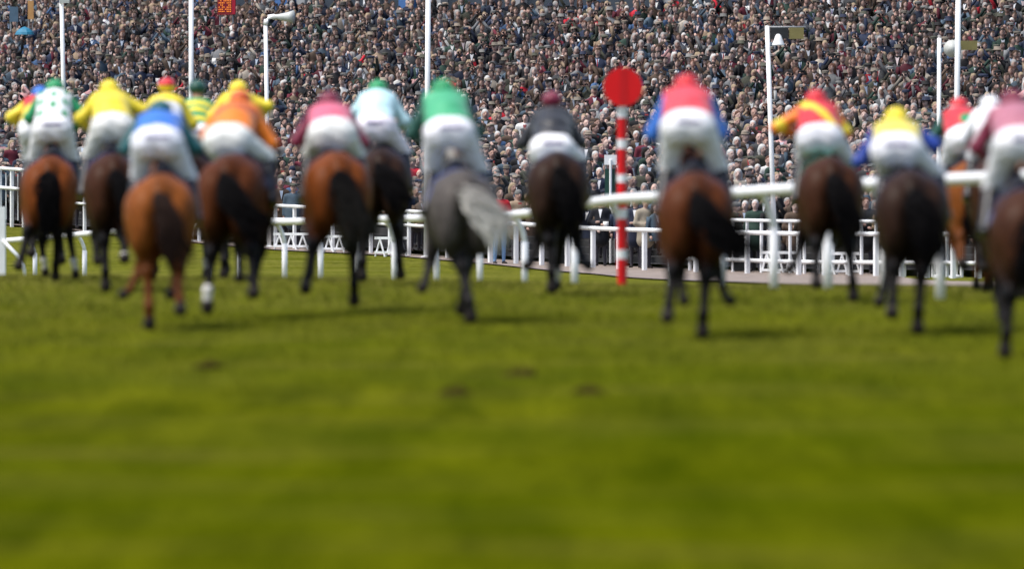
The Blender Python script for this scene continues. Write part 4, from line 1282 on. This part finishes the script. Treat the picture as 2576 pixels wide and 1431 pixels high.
# ---- the rest of the crowd as one mass
def low_person(pose, head, g):
    V, Fc, S = [], [], []
    def add(v, f, slot):
        n0 = sum(len(a) for a in V); V.append(np.array(v, float)); Fc.extend([tuple(i + n0 for i in q) for q in f]); S.extend(slot if isinstance(slot, list) else [slot] * len(v))
    def loft(rings, n, slot, cap=True):
        v = []; f = []
        for (cx, cy, cz, rx, ry) in rings:
            for k in range(n): a = 2 * math.pi * k / n; v.append((cx + rx * math.cos(a), cy + ry * math.sin(a), cz))
        for i in range(len(rings) - 1):
            for k in range(n): f.append((i * n + k, i * n + (k + 1) % n, (i + 1) * n + (k + 1) % n, (i + 1) * n + k))
        if cap: v.append(rings[-1][:3]); f += [((len(rings) - 1) * n + k, (len(rings) - 1) * n + (k + 1) % n, len(v) - 1, len(v) - 1)[:3] for k in range(n)]
        add(v, f, slot)
    def tube(pts, rs, slot):
        mb = MB(); mb.tube(pts, rs, 6); add(mb.v, mb.f, slot)
    w_ = g.uniform(.92, 1.15)
    loft([(0, .01, .75, .22 * w_, .15), (0, 0, 1.05, .20 * w_, .135), (0, 0, 1.28, .215 * w_, .13), (0, .01, 1.40, .215 * w_, .105), (0, .015, 1.455, .13, .085), (0, .015, 1.50, .07, .07)], 10, 'coat')
    loft([(0, .01, 1.45, .055, .055), (0, 0, 1.58, .052, .055)], 8, 'skin', False)
    if g.random() < .5:
        add([(-.055, -.09, 1.47), (.055, -.09, 1.47), (.0, -.142, 1.22), (0, -.10, 1.44)], [(0, 2, 3), (3, 2, 1)], 'shirt')
        if g.random() < .5: add([(-.014, -.112, 1.44), (.014, -.112, 1.44), (.012, -.147, 1.24), (-.012, -.147, 1.24)], [(0, 3, 2, 1)], 'tie')
    for s in (-1, 1):
        A_ = Vector((s * .20 * w_, .01, 1.40))
        if pose == 'down': E_ = A_ + Vector((s * .06, .02, -.28)); Hn = A_ + Vector((s * .04, -.10, -.52))
        elif pose == 'fold': E_ = A_ + Vector((s * .09, -.03, -.27)); Hn = Vector((-s * .04, -.22, 1.12))
        elif pose == 'bino' or (pose == 'brow' and s > 0): E_ = A_ + Vector((s * .12, -.16, -.16)); Hn = Vector((s * .06, -.16, 1.60 if pose == 'bino' else 1.69))
        elif pose == 'up' and s > 0: E_ = A_ + Vector((.12, -.05, .2)); Hn = A_ + Vector((.08, -.08, .46))
        else: E_ = A_ + Vector((s * .07, .0, -.28)); Hn = A_ + Vector((s * -.02, -.2, -.42))
        tube([A_, (A_ + E_) / 2, E_, Hn], [.075, .066, .055, .042], 'coat')
        dr = (Hn - E_).normalized(); tube([Hn, Hn + dr * .05, Hn + dr * .10], [.035, .04, .022], 'skin')
    if pose == 'bino': add(*(lambda m_: (m_.v, m_.f))((lambda m_: (m_.box((-.04, -.155, 1.665), (.05, .12, .05)), m_.box((.04, -.155, 1.665), (.05, .12, .05)), m_)[-1])(MB())), 'eye')
    if pose == 'card': add(*(lambda m_: (m_.v, m_.f))((lambda m_: (m_.box((0.03, -.27, 1.12), (.15, .012, .2)), m_)[-1])(MB())), 'paper')
    # head
    n, m_ = 14, 10; v = [(0, 0, -1)]; 
    for i in range(1, m_):
        th = math.pi * i / m_
        for k in range(n):
            a = 2 * math.pi * (k + .5) / n - math.pi / 2; v.append((math.sin(th) * math.cos(a), math.sin(th) * math.sin(a), -math.cos(th)))
    v.append((0, 0, 1)); v = np.array(v); slot = []
    for x, y, z in v:
        s_ = 'skin'
        if head != 'bald' and (z > .50 or (y > -.28 and z > -.32) or (y > -.62 and z > .30)): s_ = 'hair'
        elif y < -.7 and -.02 < z < .35 and .12 < abs(x) < .55: s_ = 'socket_shade'
        elif y < -.5 and -.72 < z < -.5 and abs(x) < .25: s_ = 'lip'
        slot.append(s_)
    vv = v * (.080, .098, .118); nar = np.clip(-v[:, 2], 0, 1)[:, None]; vv[:, :1] *= 1 - .22 * nar; vv[:, 1:2] -= .012 * nar
    f = [(0, 1 + (k + 1) % n, 1 + k) for k in range(n)]
    for i in range(m_ - 2):
        for k in range(n): f.append((1 + i * n + k, 1 + i * n + (k + 1) % n, 1 + (i + 1) * n + (k + 1) % n, 1 + (i + 1) * n + k))
    L_ = len(v) - 1; f += [(1 + (m_ - 2) * n + k, 1 + (m_ - 2) * n + (k + 1) % n, L_) for k in range(n)]
    add(vv + (0, -.005, 1.655), f, slot)
    add([(-.016, -.093, 1.625), (.016, -.093, 1.625), (0, -.122, 1.628), (0, -.096, 1.672)], [(0, 2, 3), (2, 1, 3), (0, 1, 2)], 'skin')
    if head == 'cap':
        loft([(0, .0, 1.705, .094, .112), (0, -.005, 1.735, .104, .124), (0, -.0, 1.762, .085, .100), (0, .005, 1.772, .03, .04)], 12, 'cap'); loft([(0, -.105, 1.700, .072, .062), (0, -.105, 1.712, .066, .056)], 8, 'cap')
    elif head == 'hat': loft([(0, 0, 1.705, .150, .165), (0, 0, 1.715, .150, .165), (0, 0, 1.718, .094, .108), (0, 0, 1.80, .080, .094)], 12, 'cap')
    elif head == 'long': loft([(0, .05, 1.42, .085, .045), (0, .05, 1.55, .105, .065), (0, .03, 1.68, .096, .085), (0, .02, 1.765, .06, .06)], 10, 'hair')
    V_ = np.concatenate(V); hs = V_[:, 2] > 1.52
    V_[hs] = (V_[hs] - (0, 0, 1.53)) * 1.06 + (0, 0, 1.53)
    return V_, Fc, np.array(S)
gT = np.random.default_rng(3)
TPL = []
for pose, cnt in (('down', 7), ('fold', 6), ('bino', 5), ('brow', 3), ('card', 4), ('up', 1)):
    for i in range(cnt):
        TPL.append(low_person(pose, ['hair', 'cap', 'hair', 'bald', 'long', 'hair', 'cap', 'hair', 'hat', 'long', 'cap'][(i * 3 + len(pose)) % 11], gT))
TRI = []
for V_, F_, S_ in TPL:
    tr_ = []
    for q in F_:
        for k in range(1, len(q) - 1): tr_.append((q[0], q[k], q[k + 1]))
    TRI.append(np.array(tr_))
AV, AF, AC = [], [], []; n0 = 0
shirts = [(.7, .7, .72), (.45, .52, .62), (.6, .5, .5), (.68, .68, .66)]
for c_ in cands:
    if c_ in chosen: continue
    row, tt, px, x, d, z = c_
    k = gT.integers(len(TPL)); V_, F_, S_ = TPL[k]
    sc = gT.uniform(.88, 1.07); yw = gT.normal(.12, .45); ca, sa = math.cos(yw), math.sin(yw)
    # heads tip a little
    tx, ty = gT.normal(0, .05), gT.normal(0, .06)
    q = V_ * sc
    q = np.stack([q[:, 0] + tx * (q[:, 2] - .8), q[:, 1] + ty * (q[:, 2] - .8), q[:, 2]], 1)
    q = np.stack([q[:, 0] * ca - q[:, 1] * sa + x, q[:, 0] * sa + q[:, 1] * ca + d, q[:, 2] + z], 1)
    cc = np.array(COATN[gT.choice(len(COATN), p=COATP)][1]) * gT.uniform(.5, 1.25)
    sk = np.array(SKINS[gT.integers(5)]) * gT.uniform(.80, 1.14); hc = np.array(HAIRN[gT.choice(6, p=(.36, .31, .12, .04, .1, .07))][1]); cp = np.array(CAPN[gT.integers(6)][1]) * gT.uniform(.7, 1.3)
    pal = {'coat': cc, 'skin': sk, 'hair': hc, 'cap': cp, 'shirt': shirts[gT.integers(4)], 'tie': [(.3, .02, .03), (.02, .03, .1), (.1, .02, .1)][gT.integers(3)], 'eye': (.012, .012, .014),
           'socket_shade': sk * .26, 'lip': sk * (.75, .45, .45), 'paper': (.72, .72, .70)}  # shade of the eye hollows is put into the skin colour
    C_ = np.empty((len(q), 3))
    for s_ in np.unique(S_): C_[S_ == s_] = pal[s_]
    AV.append(q); AF.append(TRI[k] + n0); AC.append(C_); n0 += len(q)
o = obj('crowd', mesh_from('crowd', np.concatenate(AV), np.concatenate(AF), M_CROWD, True, np.concatenate(AC)))
tag(o, 'packed racegoing crowd filling the terrace up to the grandstand', 'crowd', kind='stuff')
print('SPECTATORS', len(chosen), 'MASS', len(AV), 'verts', n0)
